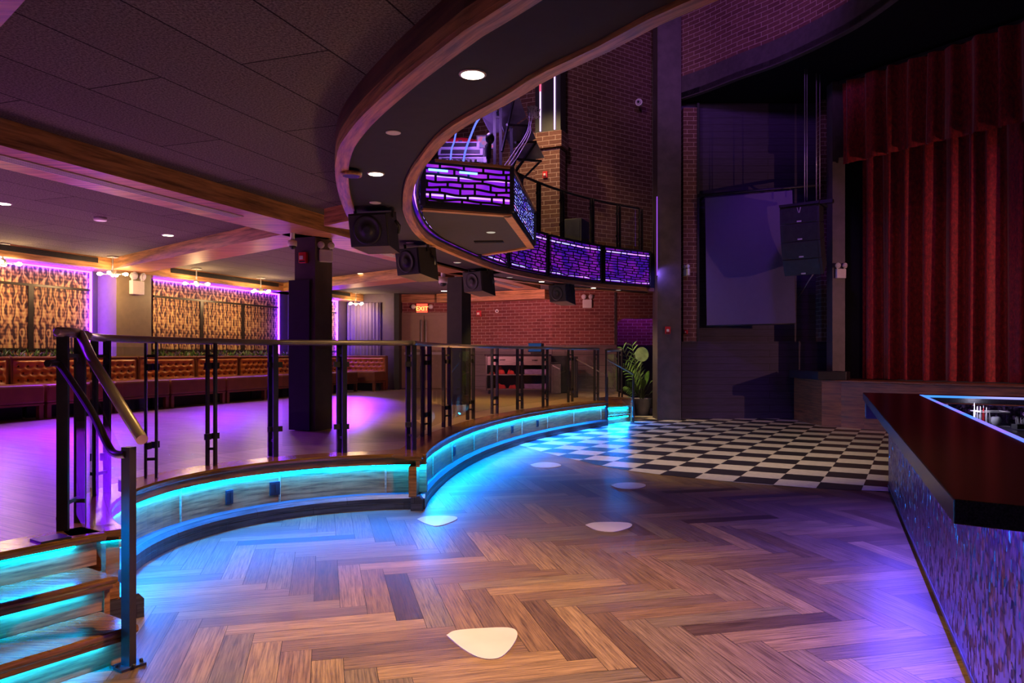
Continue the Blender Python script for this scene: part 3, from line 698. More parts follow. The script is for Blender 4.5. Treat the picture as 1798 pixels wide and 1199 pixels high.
def pane(parent, a, b, z0, z1, th=.010):
    return MB().bar((a[0], a[1], (z0+z1)/2), (b[0], b[1], (z0+z1)/2), th, z1-z0).build('glass_pane', M['glass'], parent)
def clamps(parent, p, toward, zs):
    d = (Vector(toward)-Vector(p)).normalized(); yaw = math.atan2(d.y, d.x)
    for z in zs: MB().rbox((p[0]+d.x*.045, p[1]+d.y*.045, z), yaw, .06, .030, .052).build('clamp', M['bronze'], parent)
mids = []
for a, b in PAIRS:
    A, B = G(*a, PZ), G(*b, PZ); twin_post(bal, A, B, PZ, RZ-.02); mids.append((A+B)/2)
NEWEL = Vector((-2.50, 4.32))
for i, p in enumerate(mids):
    if i == 0: continue
    q = mids[i-1]; d = (p-q).normalized()
    a = q+d*.075; b = p-d*.075
    pane(bal, a, b, PZ+.09, RZ-.06)
    clamps(bal, q, p, (PZ+.26, PZ+.88)); clamps(bal, p, q, (PZ+.26, PZ+.88))
pane(bal, (NEWEL.x+.0, NEWEL.y+.12), mids[0]-Vector((0, .08, 0)), PZ+.09, RZ-.06)
def rail_path(P, z): return [Vector((p.x, p.y, z)) for p in catmull([Vector((q[0], q[1], 0)) for q in P], 8)]
rp = rail_path([(NEWEL.x-.06, NEWEL.y+.2)]+[tuple(m[:2]) for m in mids[:6]], RZ)
MB().tube(rp, .027, 12).build('top_rail', M['rail'], bal)
end = mids[-1]+Vector((.05, .25, 0))
rp = rail_path([tuple(m[:2]) for m in mids[5:]]+[tuple(end[:2])], RZ+.004)
MB().tube(rp, .026, 12).build('top_rail', M['rail'], bal)
# ---- stair balustrade in the foreground with two sloped rails
sb = thing('stair_balustrade', 'dark sloping stair balustrade with thick tube handrail in front of the platform', 'railing', (-1.84, 3.61, 0))
FP = G(226, 1170, 0); FP.z = 0
yaw = math.atan2(ST.y, ST.x)
MB().rbox((FP.x, FP.y, .006), yaw, .12, .10, .012).build('base_plate', M['bronze'], sb)
for i, j in ((-1, -1), (1, -1), (1, 1), (-1, 1)): MB().lathe((FP.x+i*.042, FP.y+j*.036, .012), [(.009, 0), (.009, .008), (.005, .014)], 8).build('bolt', M['bronze'], sb)
MB().rbox((FP.x, FP.y, .53), yaw+.3, .042, .05, 1.05).build('post', M['bronze'], sb)
twin_post(sb, (-2.485, 4.16), (-2.505, 4.36), PZ, 1.60, w=.04, nm='newel_post')
MB().prism([tuple(R3+SN*.02+ST*.33), tuple(R3+SN*.02+ST*.18), tuple(R3+SN*.14+ST*.18), tuple(R3+SN*.14+ST*.33)], PZ, PZ+.014).build('base_plate', M['bronze'], sb)
pth = [Vector((-2.475, 4.10, 1.622)), Vector((-2.50, 4.25, 1.625)), Vector((-2.515, 4.345, 1.622)), Vector((-2.49, 4.345, 1.605)), D(160, 628, 4.18), D(249.6, 772, 3.62)]
MB().tube([pth[0]+Vector((.0, -.012, 0)), pth[0], pth[1], pth[2]], [.016, .027, .028, .028], 14).build('handrail', M['rail'], sb)
MB().tube([pth[3]+Vector((-.012, .012, .012)), pth[4], pth[5]], .0275, 16).build('handrail', M['rail'], sb)
pth = catmull([D(83, 638, 4.02), D(100, 638, 4.10), D(112, 650, 4.08), D(160, 722, 3.86), D(186, 775, 3.71), D(197, 793, 3.66), D(208, 798, 3.62), D(222, 798, 3.60)], 5)
MB().tube(pth, .019, 12).build('grab_rail', M['bronze'], sb)
a, b = Vector((-2.44, 4.22)), Vector((FP.x-.03, FP.y+.03)); L = (b-a).normalized(); th = Vector((-L.y, L.x))*.005
zb = lambda t: .60+t*(.30-.60); zt = lambda t: 1.50+t*(.98-1.50)
V = []
for s in (-1, 1):
    for p, t in ((a, 0), (b, 1)):
        V += [(p.x+th.x*s, p.y+th.y*s, zb(t)), (p.x+th.x*s, p.y+th.y*s, zt(t))]
MB().add(V, [(0, 2, 3, 1), (4, 5, 7, 6), (0, 1, 5, 4), (2, 6, 7, 3), (0, 4, 6, 2), (1, 3, 7, 5)]).build('glass_pane', M['glass'], sb)
for z in (.42, .86): MB().rbox((FP.x-.045, FP.y+.045, z), math.atan2(L.y, L.x), .07, .034, .055).build('clamp', M['bronze'], sb)
# ---- small hand rails at the far corner steps
def far_rail(name, lab, p0, p1, y_top, glassx=None):
    t = thing(name, lab, 'railing', (p0.x, p0.y, 0))
    return t
fr = thing('step_railing', 'slim bronze hand rail on the right side of the corner steps', 'railing', (2.66, 16.5, 0), group='corner step rails')
MB().bar(D(1112, 741, 16.5), D(1112, 660, 16.5), .035, .035).build('post', M['bronze'], fr)
MB().bar(D(1064, 748, 15.75), D(1064, 614, 15.75), .035, .035).build('post', M['bronze'], fr)
MB().tube([D(1062, 614.5, 15.75), D(1090, 614.5, 17.2)], .035, 10).build('top_rail', M['rail'], fr)
MB().tube([D(1063, 629, 15.75), D(1112, 657, 16.5)], .016, 8).build('grab_rail', M['rail'], fr)
twin_post(fr, D(1087, 696, 17.3), D(1092, 697, 17.25), PZ, 1.60)
pane(fr, D(1067, 690, 16.2), D(1084, 690, 17.2), PZ+.08, 1.5)
f2 = thing('step_railing', 'slim bronze hand rail on the left side of the corner steps, between balustrade and steps', 'railing', (2.0, 15.8, 0), group='corner step rails')
MB().tube([D(1013, 631, 16.6), D(1064, 659, 15.8)], .016, 8).build('grab_rail', M['rail'], f2)
MB().bar(D(1066.5, 662, 15.80), D(1066.5, 747, 15.80), .03, .03).build('post', M['bronze'], f2)
twin_post(f2, D(1009, 702, 17.0), D(1013, 701, 17.1), PZ, 1.45)
pane(f2, D(1016, 660, 16.9), D(1043, 660, 16.2), .75, 1.45)
# ---- bar counter
bar = thing('bar_counter', 'black stone topped bar with glittering purple lit front at the dance floor', 'bar', (2.6, 5.2, 0))
A0, A1 = G(1515, 689, 1.07), G(1674, 876, 1.07); bd = (A1-A0).normalized(); bn = Vector((-bd.y, bd.x, 0))       # left normal points to the bartender side
wid = .58; nd = Vector((.80, -.60, 0)).normalized()
I1 = G(1798, 770, 1.07); I0 = G(1622, 693.5, 1.07)
ext = A1+(I1-A1); inner_near = I1+(-(-bd))*1.2
farr = I0+(G(1798, 698, 1.07)-I0)*2.2; faro = A0+(farr-I0)
Q = [A0, A1, A1+nd*1.9, I1+bd*.9+nd*1.0, I1+bd*.9, I0, farr, faro]
MB().prism([tuple(p[:2]) for p in Q], .995, 1.07).build('countertop', M['granite'], bar, bevel=.004)
def strip3(a, b, off, z, w, h, nm, mat): 
    a = Vector(a); b = Vector(b); d = (b-a).normalized(); n = Vector((-d.y, d.x, 0))*off
    return MB().bar((a.x+n.x, a.y+n.y, z), (b.x+n.x, b.y+n.y, z), w, h).build(nm, mat, bar)
strip3(I0, I1+bd*.9, -.022, 1.062, .035, .02, 'edge_light', E_['bar_edge'])
strip3(I0, farr, -.03, 1.06, .05, .02, 'edge_light', E_['bar_edge_white'])
B0, B1 = G(1560, 865, 0), G(1696, 1199, 0); bb = (B1-B0).normalized(); B1 = B1+bb*1.6
n2 = Vector((-bb.y, bb.x, 0)); 
MB().prism([tuple(p[:2]) for p in (B0, B1, B1+n2*.3, B0+n2*.3)], .09, .995).build('front_panel', M['barfront'], bar)
MB().prism([tuple(p[:2]) for p in (B0+n2*.025, B1+n2*.025, B1+n2*.3, B0+n2*.3)], 0, .09).build('toe_kick', M['black_paint'], bar)
MB().prism([tuple(p[:2]) for p in (B0-n2*.006, B1-n2*.006, B1+n2*.03, B0+n2*.03)], .075, .095).build('toe_trim', M['bronze'], bar)
La, Lb = B0+bb*1.3, Vector((*(A1-bd*.25).xy, 0))+n2*.2
MB().sweep([tuple(La.xy), tuple(Lb.xy)], [(-.06, .990), (-.045, .990)], closed=False).build('led_strip', E_['bar_led'], bar, fix=False)
MB().sweep([tuple(La.xy), tuple(Lb.xy)], [(-.062, .991), (-.062, .994), (-.043, .994), (-.043, .991)]).build('led_back_blocker', M['black_paint'], bar)  # added backing, blocks the upward light of the bar strip
MB().prism([tuple(p[:2]) for p in (B0, B0+n2*.3, farr+Vector((0, -.25, 0)), farr+Vector((0, -.5, 0)))], .0, .985).build('end_panel', M['barfront'], bar)
MB().prism([tuple(p[:2]) for p in (A0+bd*.03+n2*.02, A0+bd*.3+n2*.02, A0+bd*.3+n2*.3, A0+bd*.03+n2*.3)], .80, .995).build('end_apron', M['black_plastic'], bar)
# the well behind the counter
W0 = I0-bd*(-.0)
MB().prism([tuple(p[:2]) for p in (I0+n2*.03, I1+bd*.9+n2*.03, I1+bd*.9+n2*1.0, farr+Vector((.2, -.3, 0)), farr)], .80, .82).build('speed_rail', M['black_plastic'], bar)
# ---- acrylic tub with bottles, and drinks caddy, standing behind the counter
def at_bar(px, py, z): return G(px, py, z)
tubc = G(1738, 748, .823); tub = thing('acrylic_tub', 'clear acrylic tub with a round bowl standing behind the bar counter', 'container', tubc)
u = Vector((1, -.1, 0)).normalized(); v = Vector((.1, 1, 0)).normalized(); Yt = tubc.y; s = Yt/F
def acry(hw, hd, h):
    m = MB()
    for sg in (-1, 1):
        m.obox(tubc+u*hw*sg+Vector((0, 0, h/2)), u, v, (0, 0, 1), .004, hd, h/2); m.obox(tubc+v*hd*sg+Vector((0, 0, h/2)), u, v, (0, 0, 1), hw, .004, h/2)
    return m
acry(24*s, .09, 25*s).build('wall', M['clear'], tub)
m = MB()
for k in (0, 1): 
    z = 25*s*k+.005
    for sg in (-1, 1):
        m.obox(tubc+u*24*s*sg+Vector((0, 0, z)), u, v, (0, 0, 1), .004, .09, .004); m.obox(tubc+v*.09*sg+Vector((0, 0, z)), u, v, (0, 0, 1), 24*s, .004, .004)
m.build('edge', M['white_plastic'], tub)
MB().lathe(tubc+u*10*s+Vector((0, 0, .004)), [(.012, 0), (.03, .006), (8*s, 6*s), (8.5*s, 11*s), (7*s, 15*s), (5*s, 16*s)], 18).build('bowl', M['white_plastic'], tub)
def bottle(px, h, lab, mat, r=.010):
    b = tubc+u*(px-1738)*s+v*(-.03+.012*(px % 5))+Vector((0, 0, .004)); t = thing('pour_bottle', lab, 'bottle', b, group='bottles in the acrylic tub')
    MB().lathe(b, [(r, 0), (r, h*.55), (r*.5, h*.72), (r*.42, h*.86)], 10).build('glass_body', mat, t)
    MB().lathe(b+Vector((0, 0, h*.86)), [(r*.5, 0), (r*.35, h*.08), (.0015, h*.14)], 8).build('pourer', M['white_plastic'] if mat is not M['red_plastic'] else M['steel'], t)
for px, hpx, lab, mat in ((1713, 40, 'tallest clear pour bottle at the left end of the acrylic tub', M['white_plastic']), (1719, 34, 'clear pour bottle second from the left in the tub', M['white_plastic']), (1723, 34, 'clear pour bottle left of the amber one in the tub', M['white_plastic']),
                          (1728, 36, 'amber topped pour bottle in the acrylic tub', M['red_plastic']), (1732, 33, 'clear pour bottle right of the amber one in the tub', M['white_plastic']), (1738, 27, 'shortest clear pour bottle nearest the white bowl', M['white_plastic'])):
    bottle(px, hpx*s, lab, mat)
cc = G(1791, 755, .823); cad = thing('bar_caddy', 'grey caddy of straws and picks behind the bar', 'caddy', cc); s2 = cc.y/F
MB().rbox((cc.x, cc.y, cc.z+.012+4*s2), 0, 20*s2, .08, 8*s2).build('tray', M['black_plastic'], cad)
m = MB(); rr = random.Random(5)
for k in range(9): 
    x = cc.x+(k-4)*2.1*s2; m.tube([(x, cc.y-.01, cc.z+8*s2), (x+rr.uniform(-.006, .006), cc.y, cc.z+(17+rr.random()*7)*s2)], .003, 6)
m.build('straws', M['blank'], cad)
# ---- floor inlays
INL = [([(784, 1116), (800, 1108), (845, 1104), (893, 1103), (908, 1111), (904, 1128), (886, 1150), (865, 1158), (838, 1154), (810, 1138)], 'large cream rounded triangle inlaid in the floor nearest the stairs'),
       ([(1028, 922), (1042, 918), (1070, 917), (1100, 918), (1110, 922), (1102, 928), (1076, 934), (1048, 931)], 'cream rounded triangle inlay in the middle of the herringbone floor'),
       ([(732, 912), (745, 907.5), (775, 906), (798, 907), (803, 911), (792, 917), (768, 924), (748, 920)], 'cream inlay in the blue light at the point of the platform'),
       ([(1073, 852), (1086, 848.5), (1108, 847.5), (1128, 849.5), (1134, 853), (1124, 857), (1103, 858.5), (1084, 856.5)], 'small cream inlay just before the chequered tiles'),
       ([(931, 816), (945, 812.5), (965, 812), (981, 814.5), (985, 818), (972, 821), (952, 821.5), (937, 819.5)], 'smallest cream inlay, close to the blue lit curved platform')]
for pts, lab in INL:
    P = [G(x, y, 0) for x, y in pts]; P = catmull([Vector((p.x, p.y, 0)) for p in P+[P[0]]], 4)[:-1]
    label(MB().prism([(p.x, p.y) for p in P], .0005, .0045).build('floor_inlay', M['inlay']), lab, 'floor inlay', 'cream inlays in the dance floor')
# ---- outlets in the platform face
def on_circle(C, r, px):
    k = (px-CX)/F       # x = k y
    a_ = k*k+1; b_ = -2*(k*C[0]+C[1]); c_ = C[0]**2+C[1]**2-r*r; disc = math.sqrt(max(0, b_*b_-4*a_*c_))
    y = (-b_+disc)/(2*a_)
    return Vector((k*y, y, 0))
def outlet(C, r, px, lab, z=.275, w=.085):
    p = on_circle(C, r, px); d = Vector((C[0]-p.x, C[1]-p.y, 0)).normalized(); t = thing('power_outlet', lab, 'outlet', (p.x, p.y, z-.06), group='outlets in the platform face')
    s = Vector((-d.y, d.x, 0)); c = Vector((p.x, p.y, z))+d*.006
    MB().obox(c, s, d, (0, 0, 1), w/2, .006, .062).build('cover_plate', M['black_plastic'], t, bevel=.004)
    m = MB()
    for q in (-1, 1): m.obox(c+s*q*w*.24+d*.006, s, d, (0, 0, 1), w*.18, .003, .042)
    m.build('socket_insert', M['grille'], t)
outlet(C1, 1.865, 402, 'black outlet plate left of the double outlet in the platform face', .255, .075); outlet(C1, 1.865, 482, 'wider black outlet plate in the platform face near its point', .27, .10)
outlet(C2, 13.835, 797.5, 'blue lit outlet plate at the near end of the curved platform face', .27, .085); outlet(C2, 13.835, 899, 'small dark outlet in the middle of the curved platform face'); outlet(C2, 13.835, 943.5, 'small dark outlet farther along the curved platform face')

# ---- backlit wall panels, planters and banquettes along the left wall
def wall_panel(a0, a1, lab, right=True):
    t = thing('wall_panel', lab, 'wall panel', AN((a0+a1)/2, .02, 1.45), group='backlit damask panels')
    def pl(n0, n1, a, b, z0, z1): return [tuple(AN(a, n0)[:2]), tuple(AN(b, n0)[:2]), tuple(AN(b, n1)[:2]), tuple(AN(a, n1)[:2])], z0, z1
    m = MB(); p0, p1 = AN(a0, .03, 1.40), AN(a1, .03, 1.40)
    m.sweep([tuple(p0[:2]), tuple(p1[:2])], [(0, 1.40), (0, 2.99), (.025, 2.99), (.025, 1.40)]); m.build('damask_fabric', M['wallpaper'], t)
    L = a1-a0; k = max(1, round(L/1.25)); m = MB()
    m.prism(*pl(.03, .05, a0, a1, 2.63, 2.67)); m.prism(*pl(.03, .05, a0, a1, 1.56, 1.60))
    for i in range(1, k): a = a0+L*i/k; m.prism(*pl(.03, .05, a-.045, a+.045, 1.60, 2.63))
    m.build('frame_bar', M['bronze'], t)
    MB().prism(*pl(.03, .062, a0, a1, 2.965, 2.99)).build('led_strip', E_['wall_led'], t)
    if right: MB().prism(*pl(.03, .062, a1-.03, a1, 1.40, 2.99)).build('led_strip', E_['wall_led'], t)
wall_panel(-7.2, -1.44, 'large damask panel with violet light strip left of the taupe pillar')
wall_panel(-.02, 3.89, 'damask panel with violet light strip between taupe pillar and dark column')
wall_panel(5.3, 6.46, 'narrow damask panel with violet light strip in the far corner beyond the column')
def foliage(m, c0, c1, w, n, hmin, hmax, rnd, mats):
    c0 = Vector(c0); c1 = Vector(c1); d = c1-c0
    for _ in range(n):
        p = c0+d*rnd.random()+Vector((WN.x, WN.y, 0))*rnd.uniform(-w, w); an = rnd.random()*2*PI; h = rnd.uniform(hmin, hmax); L = rnd.uniform(.06, .13); tilt = rnd.uniform(.6, 1.4)
        a = Vector((math.cos(an), math.sin(an), 0)); up = (a*math.cos(tilt)+Vector((0, 0, 1))*math.sin(tilt)); s = a.cross(Vector((0, 0, 1))); b = p+Vector((0, 0, h))
        W = L*rnd.uniform(.25, .45); q = up.cross(s)*L*.12
        m.add([b, b+up*L*.5+s*W*.5-q, b+up*L, b+up*L*.5-s*W*.5-q, b+up*L*.5+q], [(0, 1, 4), (1, 2, 4), (2, 3, 4), (3, 0, 4)], mi=rnd.choice(mats))
def planter(a0, a1, lab, seed):
    t = thing('planter', lab, 'planter', AN((a0+a1)/2, .2, PZ), group='planters behind the banquettes'); rnd = random.Random(seed)
    MB().prism([tuple(AN(a, n)[:2]) for a, n in ((a0, .06), (a0, .34), (a1, .34), (a1, .06))], PZ, 1.36).build('planter_box', M['column'], t)
    m = MB(); foliage(m, AN(a0+.12, .2, 1.34), AN(a1-.12, .2, 1.34), .045, int((a1-a0)*150), 0, .16, rnd, (0, 0, 1, 2))
    o = m.build('foliage', [M['leaf'], M['leaf2'], M['violet_lit_leaf_lilac_rack']], t, fix=False); o['kind'] = 'stuff'
M['violet_lit_leaf_lilac_rack'] = plain('violet_lit_leaf_lilac_rack', (.25, .17, .34), .4, var=.4, scale=6)  # leaf copy coloured by violet light; on the racks their own lilac
planter(-7.2, -1.44, 'long planter of leafy plants below the large left damask panel', 1); planter(-.40, 4.2, 'long planter of leafy plants below the damask panel by the column', 2); planter(5.15, 5.75, 'short planter of leafy plants in the far corner', 3)
def tufted(m, W, H, cols, rows, depth=.045, res=7):
    """diamond tufted upholstery in the local x (width), z (height) plane, bulging to -y"""
    nx, nz = cols*res, rows*res; V = []
    for j in range(nz+1):
        for i in range(nx+1):
            u, v = i/res, j/res; best = 9
            for r in range(int(v)-1, int(v)+3):
                for c in range(int(u)-1, int(u)+3):
                    cu = c+(.5 if r % 2 else 0); dd = math.hypot(u-cu, v-r)
                    if 0 < r < rows: best = min(best, dd)
            e = min(1.0, min(i, nx-i)/2.5, min(j, nz-j)/2.5)
            crease = min(abs(((u+v/1) % 1)-.5), abs(((u-v/1) % 1)-.5))
            h = depth*(1-math.exp(-(best*2.6)**2))*e
            V.append((u/cols*W-W/2, -h, v/rows*H))
    m.add(V, [(j*(nx+1)+i, j*(nx+1)+i+1, (j+1)*(nx+1)+i+1, (j+1)*(nx+1)+i) for j in range(nz) for i in range(nx)], sm=True)
def banquette(W, lab, loc, rz, cols=7, seat_d=.62):
    """local: x along the wall, -y to the front, z up; the back panel stands at y=0"""
    t = thing('banquette', lab, 'banquette', loc, rz, group='tufted leather banquettes'); w = W-.03
    b = MB(); tufted(b, w-.08, .44, cols, 4)
    bk = MB().box((-w/2, 0, .0), (w/2, .12, .93)).build('backrest', M['leather_dark'], t, local=True, bevel=.012)
    m = MB(); m.add([(p.x, p.y-.002, p.z+.46) for p in b.v], b.f, sm=True); m.build('tufted_back', M['leather'], t, local=True, fix=False)
    m = MB()
    for r in range(1, 4):
        for c in range(cols+1):
            cu = c+(.5 if r % 2 else 0)
            if .2 < cu < cols-.2: m.ball(((cu/cols-.5)*(w-.08), -.006, .46+r/4*.44), .016, 6, sz=1)
    m.build('button', M['button'], t, local=True)['kind'] = 'stuff'
    MB().box((-w/2, -.03, .90), (w/2, .12, .945)).build('top_roll', M['leather_dark'], t, local=True, bevel=.02)
    MB().box((-w/2, -seat_d, .24), (w/2, -.005, .52)).build('seat', M['leather_seat'], t, local=True, bevel=.035)
    MB().box((-w/2+.01, -seat_d+.01, .21), (w/2-.01, -.02, .24)).build('seat_frame', M['leather_dark'], t, local=True)
    for sx in (-1, 1):
        MB().box((sx*(w/2-.05)-.035, -seat_d+.02, 0), (sx*(w/2-.05)+.035, -seat_d+.09, .21)).build('leg', M['leather_dark'], t, local=True)
        MB().box((sx*(w/2-.05)-.035, -.12, 0), (sx*(w/2-.05)+.035, -.04, .21)).build('leg', M['leather_dark'], t, local=True)
    MB().box((-w/2+.02, -.32, .0), (w/2-.02, -.28, .21)).build('base_board', M['black_paint'], t, local=True)
    return t
BRZ = math.atan2(WA.y, WA.x)            # local +x along the wall, so -y points away from the wall
DIVS = [-5.8, -4.55, -3.29, -2.06, -.84, .62, 1.90, 3.2, 4.5, 5.75]
BL = ['tan tufted banquette at the left edge of the view', 'tan tufted banquette under the left part of the large damask panel', 'tan tufted banquette behind the stair handrail', 'tan tufted banquette in front of the taupe pillar',
      'tan tufted banquette right of the taupe pillar', 'tan tufted banquette under the middle of the damask panel by the column', 'tan tufted banquette left of the dark column', 'tan tufted banquette hidden partly behind the dark column', 'magenta lit tufted banquette right of the dark column']
for k, (a, b) in enumerate(zip(DIVS, DIVS[1:])):
    if k == 0: continue
    p = AN((a+b)/2, .50, PZ); banquette(b-a, BL[k], p, BRZ, cols=7, seat_d=.78 if k < 6 else .66)
ep = e0*.40+Vector((e1.x, e1.y, 0))*.60
ed = (Vector((e1.x, e1.y, 0))-Vector((e0.x, e0.y, 0))).normalized(); en = Vector((ed.y, -ed.x, 0))
pe = Vector((e1.x, e1.y, 0))-ed*.80+en*.45; pe.z = PZ
banquette(1.42, 'magenta lit tufted banquette against the violet end wall', pe, math.atan2(ed.y, ed.x), cols=8, seat_d=.62)
# violet drape on the end wall
m = MB(); V = []; n = 70; c0 = Vector((e0.x, e0.y, 0))+en*.14+ed*.05; L = 1.05
for i in range(n+1):
    q = c0+ed*(L*i/n)+en*(.035*math.sin(i*.9)+.012*math.sin(i*2.3)); V += [(q.x, q.y, .95), (q.x, q.y, 2.95)]
m.add(V, [(2*i, 2*i+2, 2*i+3, 2*i+1) for i in range(n)], sm=True)
label(m.build('drape', plain('lilac_drape', (.17, .13, .21), .7, var=.05)), 'violet lit hanging drape on the end wall above the far banquette', 'drape')
# ---- pendants
def pendant_proto(lab, loc):
    t = thing('pendant_light', lab, 'pendant light', loc, 0, group='four bulb pendants along the banquettes')
    MB().lathe((0, 0, -.020), [(.095, 0), (.098, .008), (.08, .020)], 18).build('canopy', M['steel'], t, local=True)
    MB().tube([(0, 0, -.018), (0, 0, -.24)], .013, 8).build('stem', M['steel'], t, local=True)
    MB().lathe((0, 0, -.32), [(.045, 0), (.05, .02), (.05, .07), (.02, .085)], 14).build('hub', M['steel'], t, local=True)
    for k in range(4):
        an = k*PI/2+.5; d = Vector((math.cos(an), math.sin(an), 0))
        MB().tube([d*.04+Vector((0, 0, -.295)), d*.12+Vector((0, 0, -.305)), d*.16+Vector((0, 0, -.305))], .011, 8).build('arm', M['steel'], t, local=True)
        b = MB().tube([d*.155+Vector((0, 0, -.305)), d*.175+Vector((0, 0, -.305)), d*.20+Vector((0, 0, -.305)), d*.235+Vector((0, 0, -.305)), d*.25+Vector((0, 0, -.305))], [.012, .018, .032, .026, .008], 10).build('bulb', E_['bulb'], t, local=True)
    MB().lathe((0, 0, -.355), [(.004, 0), (.03, .012), (.042, .035)], 12).build('finial', M['steel'], t, local=True)
    return t
PEN = [((5, 427), 'pendant light at the left edge of the view'), ((198, 450), 'pendant light beside the taupe pillar'), ((345, 471), 'pendant light over the left half of the middle damask panel'), ((458, 487), 'pendant light just left of the dark column'), ((625, 513.5), 'pendant light in front of the violet end wall')]
pend = None
for (px, py), lab in PEN:
    p = G(px, py, 3.1); p.z = 3.0
    if True:
        k = (3.2-HC)/(HY-py)*F; p = Vector(((px-CX)*k/F, k, 3.198))
    pend = pendant_proto(lab, p) if pend is None else dup(pend, p, .3*px, lab)
    point('pendant_bulbs', p+Vector((0, 0, -.45)), 1.0*PEND_W, WARM, .12)
# ---- downlights and ceiling discs
def ceil_at(px, py, z): return Vector(((px-CX)*F*(z-HC)/(HY-py)/F, F*(z-HC)/(HY-py), z))
def disc(name, px, py, z, r, mat, lab, cat, group, rim='blank', drop=.008):
    p = ceil_at(px, py, z); t = thing(name, lab, cat, (p.x, p.y, z-drop), group=group)
    MB().lathe((p.x, p.y, z-drop), [(r*.84, 0), (r*.98, .002), (r, drop)], 28).build('trim_ring', M[rim], t)
    MB().lathe((p.x, p.y, z-drop-.001), [(r*.82, 0), (r*.82, .004)], 24).build('lens', mat, t); return t
dl = 'ceiling downlights'
disc('downlight', 830, 129.5, 3.0, .075, E_['downlight'], 'large bright downlight in the curved soffit nearest the camera', 'downlight', dl)
disc('downlight', 660, 304.5, 3.0, .072, E_['downlight'], 'bright downlight in the curved soffit left of the DJ booth', 'downlight', dl)
disc('cover_disc', 690.5, 232, 3.0, .052, M['blank'], 'plain white round cover between the two bright soffit downlights', 'cover disc', 'white soffit covers')
disc('cover_disc', 659, 355.5, 3.0, .058, M['blank'], 'plain white round cover just above the nearest hanging speaker', 'cover disc', 'white soffit covers')
disc('cover_disc', 720, 426, 3.0, .055, M['blank'], 'small white cover between the two nearest hanging speakers', 'cover disc', 'white soffit covers')
disc('ceiling_speaker', 617, 303, 2.975, .085, M['grille'], 'round wood rimmed ceiling speaker at the outer edge of the soffit', 'ceiling speaker', None, rim='trim', drop=.03)
for px, py, mt, lab in ((803, 460.5, 'downlight_dim', 'dim downlight in the soffit above the middle hanging speakers'), (895, 486.5, 'downlight_dim', 'faint downlight in the soffit right of the third hanging speaker'), (951, 494, 'downlight', 'downlight in the soffit just above the farthest hanging speaker'), (1042, 505, 'downlight', 'downlight in the soffit right of the farthest hanging speaker'), (1086, 509, 'downlight_dim', 'dim downlight in the soffit close to the big column')):
    disc('downlight', px, py, 3.0, .065, E_[mt], lab, 'downlight', dl)
for px, py, mt, lab in ((6, 357, 'downlight', 'downlight in the acoustic ceiling at the left edge'), (295, 412.5, 'downlight', 'downlight in the acoustic ceiling left of the dark column'), (634, 480, 'downlight_yellow', 'yellow square downlight right of the dark column'), (780, 510.5, 'downlight', 'downlight beside the second column'), (790, 477.5, 'downlight_dim', 'faint downlight in front of the second column')):
    disc('downlight', px, py, 3.2, .085 if px < 700 else .10, E_[mt], lab, 'downlight', dl)
disc('smoke_detector', 176, 382, 3.2, .075, M['white_plastic'], 'white round detector in the ceiling lit violet', 'detector', None, drop=.04)
# ---- slot vents
def slot(name, lab, a, b, w, group='linear slot vents', mat='grille', n=3):
    a = Vector(a); b = Vector(b); t = thing(name, lab, 'air vent', (a+b)/2, group=group); d = (b-a).normalized(); s = d.cross(Vector((0, 0, 1))).normalized()
    MB().bar(a, b, w, .006).build('backing', M['black_paint'], t)
    for k in range(n+1): 
        o = s*(w*(k/n-.5)); MB().bar(a+o-Vector((0, 0, .004)), b+o-Vector((0, 0, .004)), .012, .012).build('blade', M[mat], t)
slot('slot_vent', 'long silver linear vent along the underside of the main beam', AN(-15, 6.19, 2.998), AN(-4.9, 6.19, 2.998), .13, mat='blank', n=4)
slot('slot_vent', 'silver linear vent on the beam between the two columns', AN(-2.5, 6.19, 2.998), AN(-.9, 6.19, 2.998), .13, mat='blank', n=3)
slot('slot_vent', 'silver linear vent on the beam beyond the second column', AN(2.6, 6.19, 2.998), AN(4.4, 6.19, 2.998), .13, mat='blank', n=3)
def wall_slot(a0, a1, lab):
    t = thing('slot_vent', lab, 'air vent', AN((a0+a1)/2, .56, 3.1), group='dark slot vents above the damask panels')
    MB().bar(AN(a0, .553, 3.13), AN(a1, .553, 3.13), .02, .085).build('frame', M['black_plastic'], t)
    for z in (3.105, 3.13, 3.155): MB().bar(AN(a0+.02, .565, z), AN(a1-.02, .565, z), .008, .010).build('blade', M['grille'], t)
wall_slot(-5.0, -1.75, 'dark slot vent above the large left damask panel'); wall_slot(-.1, 3.2, 'dark slot vent above the middle damask panel'); wall_slot(5.0, 6.3, 'dark slot vent above the far corner damask panel')
# ---- emergency lights, exit sign, alarms, cameras
def emergency(lab, c, yaw, s=1.0, below=True, name='emergency_light', side_heads=True):
    """yaw: direction of the front normal, measured from -Y"""
    t = thing(name, lab, 'emergency light', c, yaw, group='white twin head emergency lights')
    MB().box((-.14*s, -.05*s, -.26*s), (.14*s, .04*s, 0)).build('battery_box', M['white_plastic'], t, local=True, bevel=.012)
    for sx in (-1, 1):
        hd = MB().lathe((sx*.10*s, -.02*s, .09*s), [(.03*s, -.05*s), (.06*s, -.02*s), (.075*s, .04*s)], 16, axis=(sx*.25, -1, -.15)).build('lamp_head', M['white_plastic'], t, local=True)
        MB().lathe((sx*.10*s+sx*.01*s, -.062*s, .083*s), [(.066*s, 0), (.066*s, .004), (.03*s, .008)], 16, axis=(sx*.25, -1, -.15)).build('lens', M['blank'], hd, local=True)
        MB().tube([(sx*.10*s, 0, 0), (sx*.10*s, 0, .05*s)], .018*s, 8).build('swivel', M['white_plastic'], t, local=True)
    return t
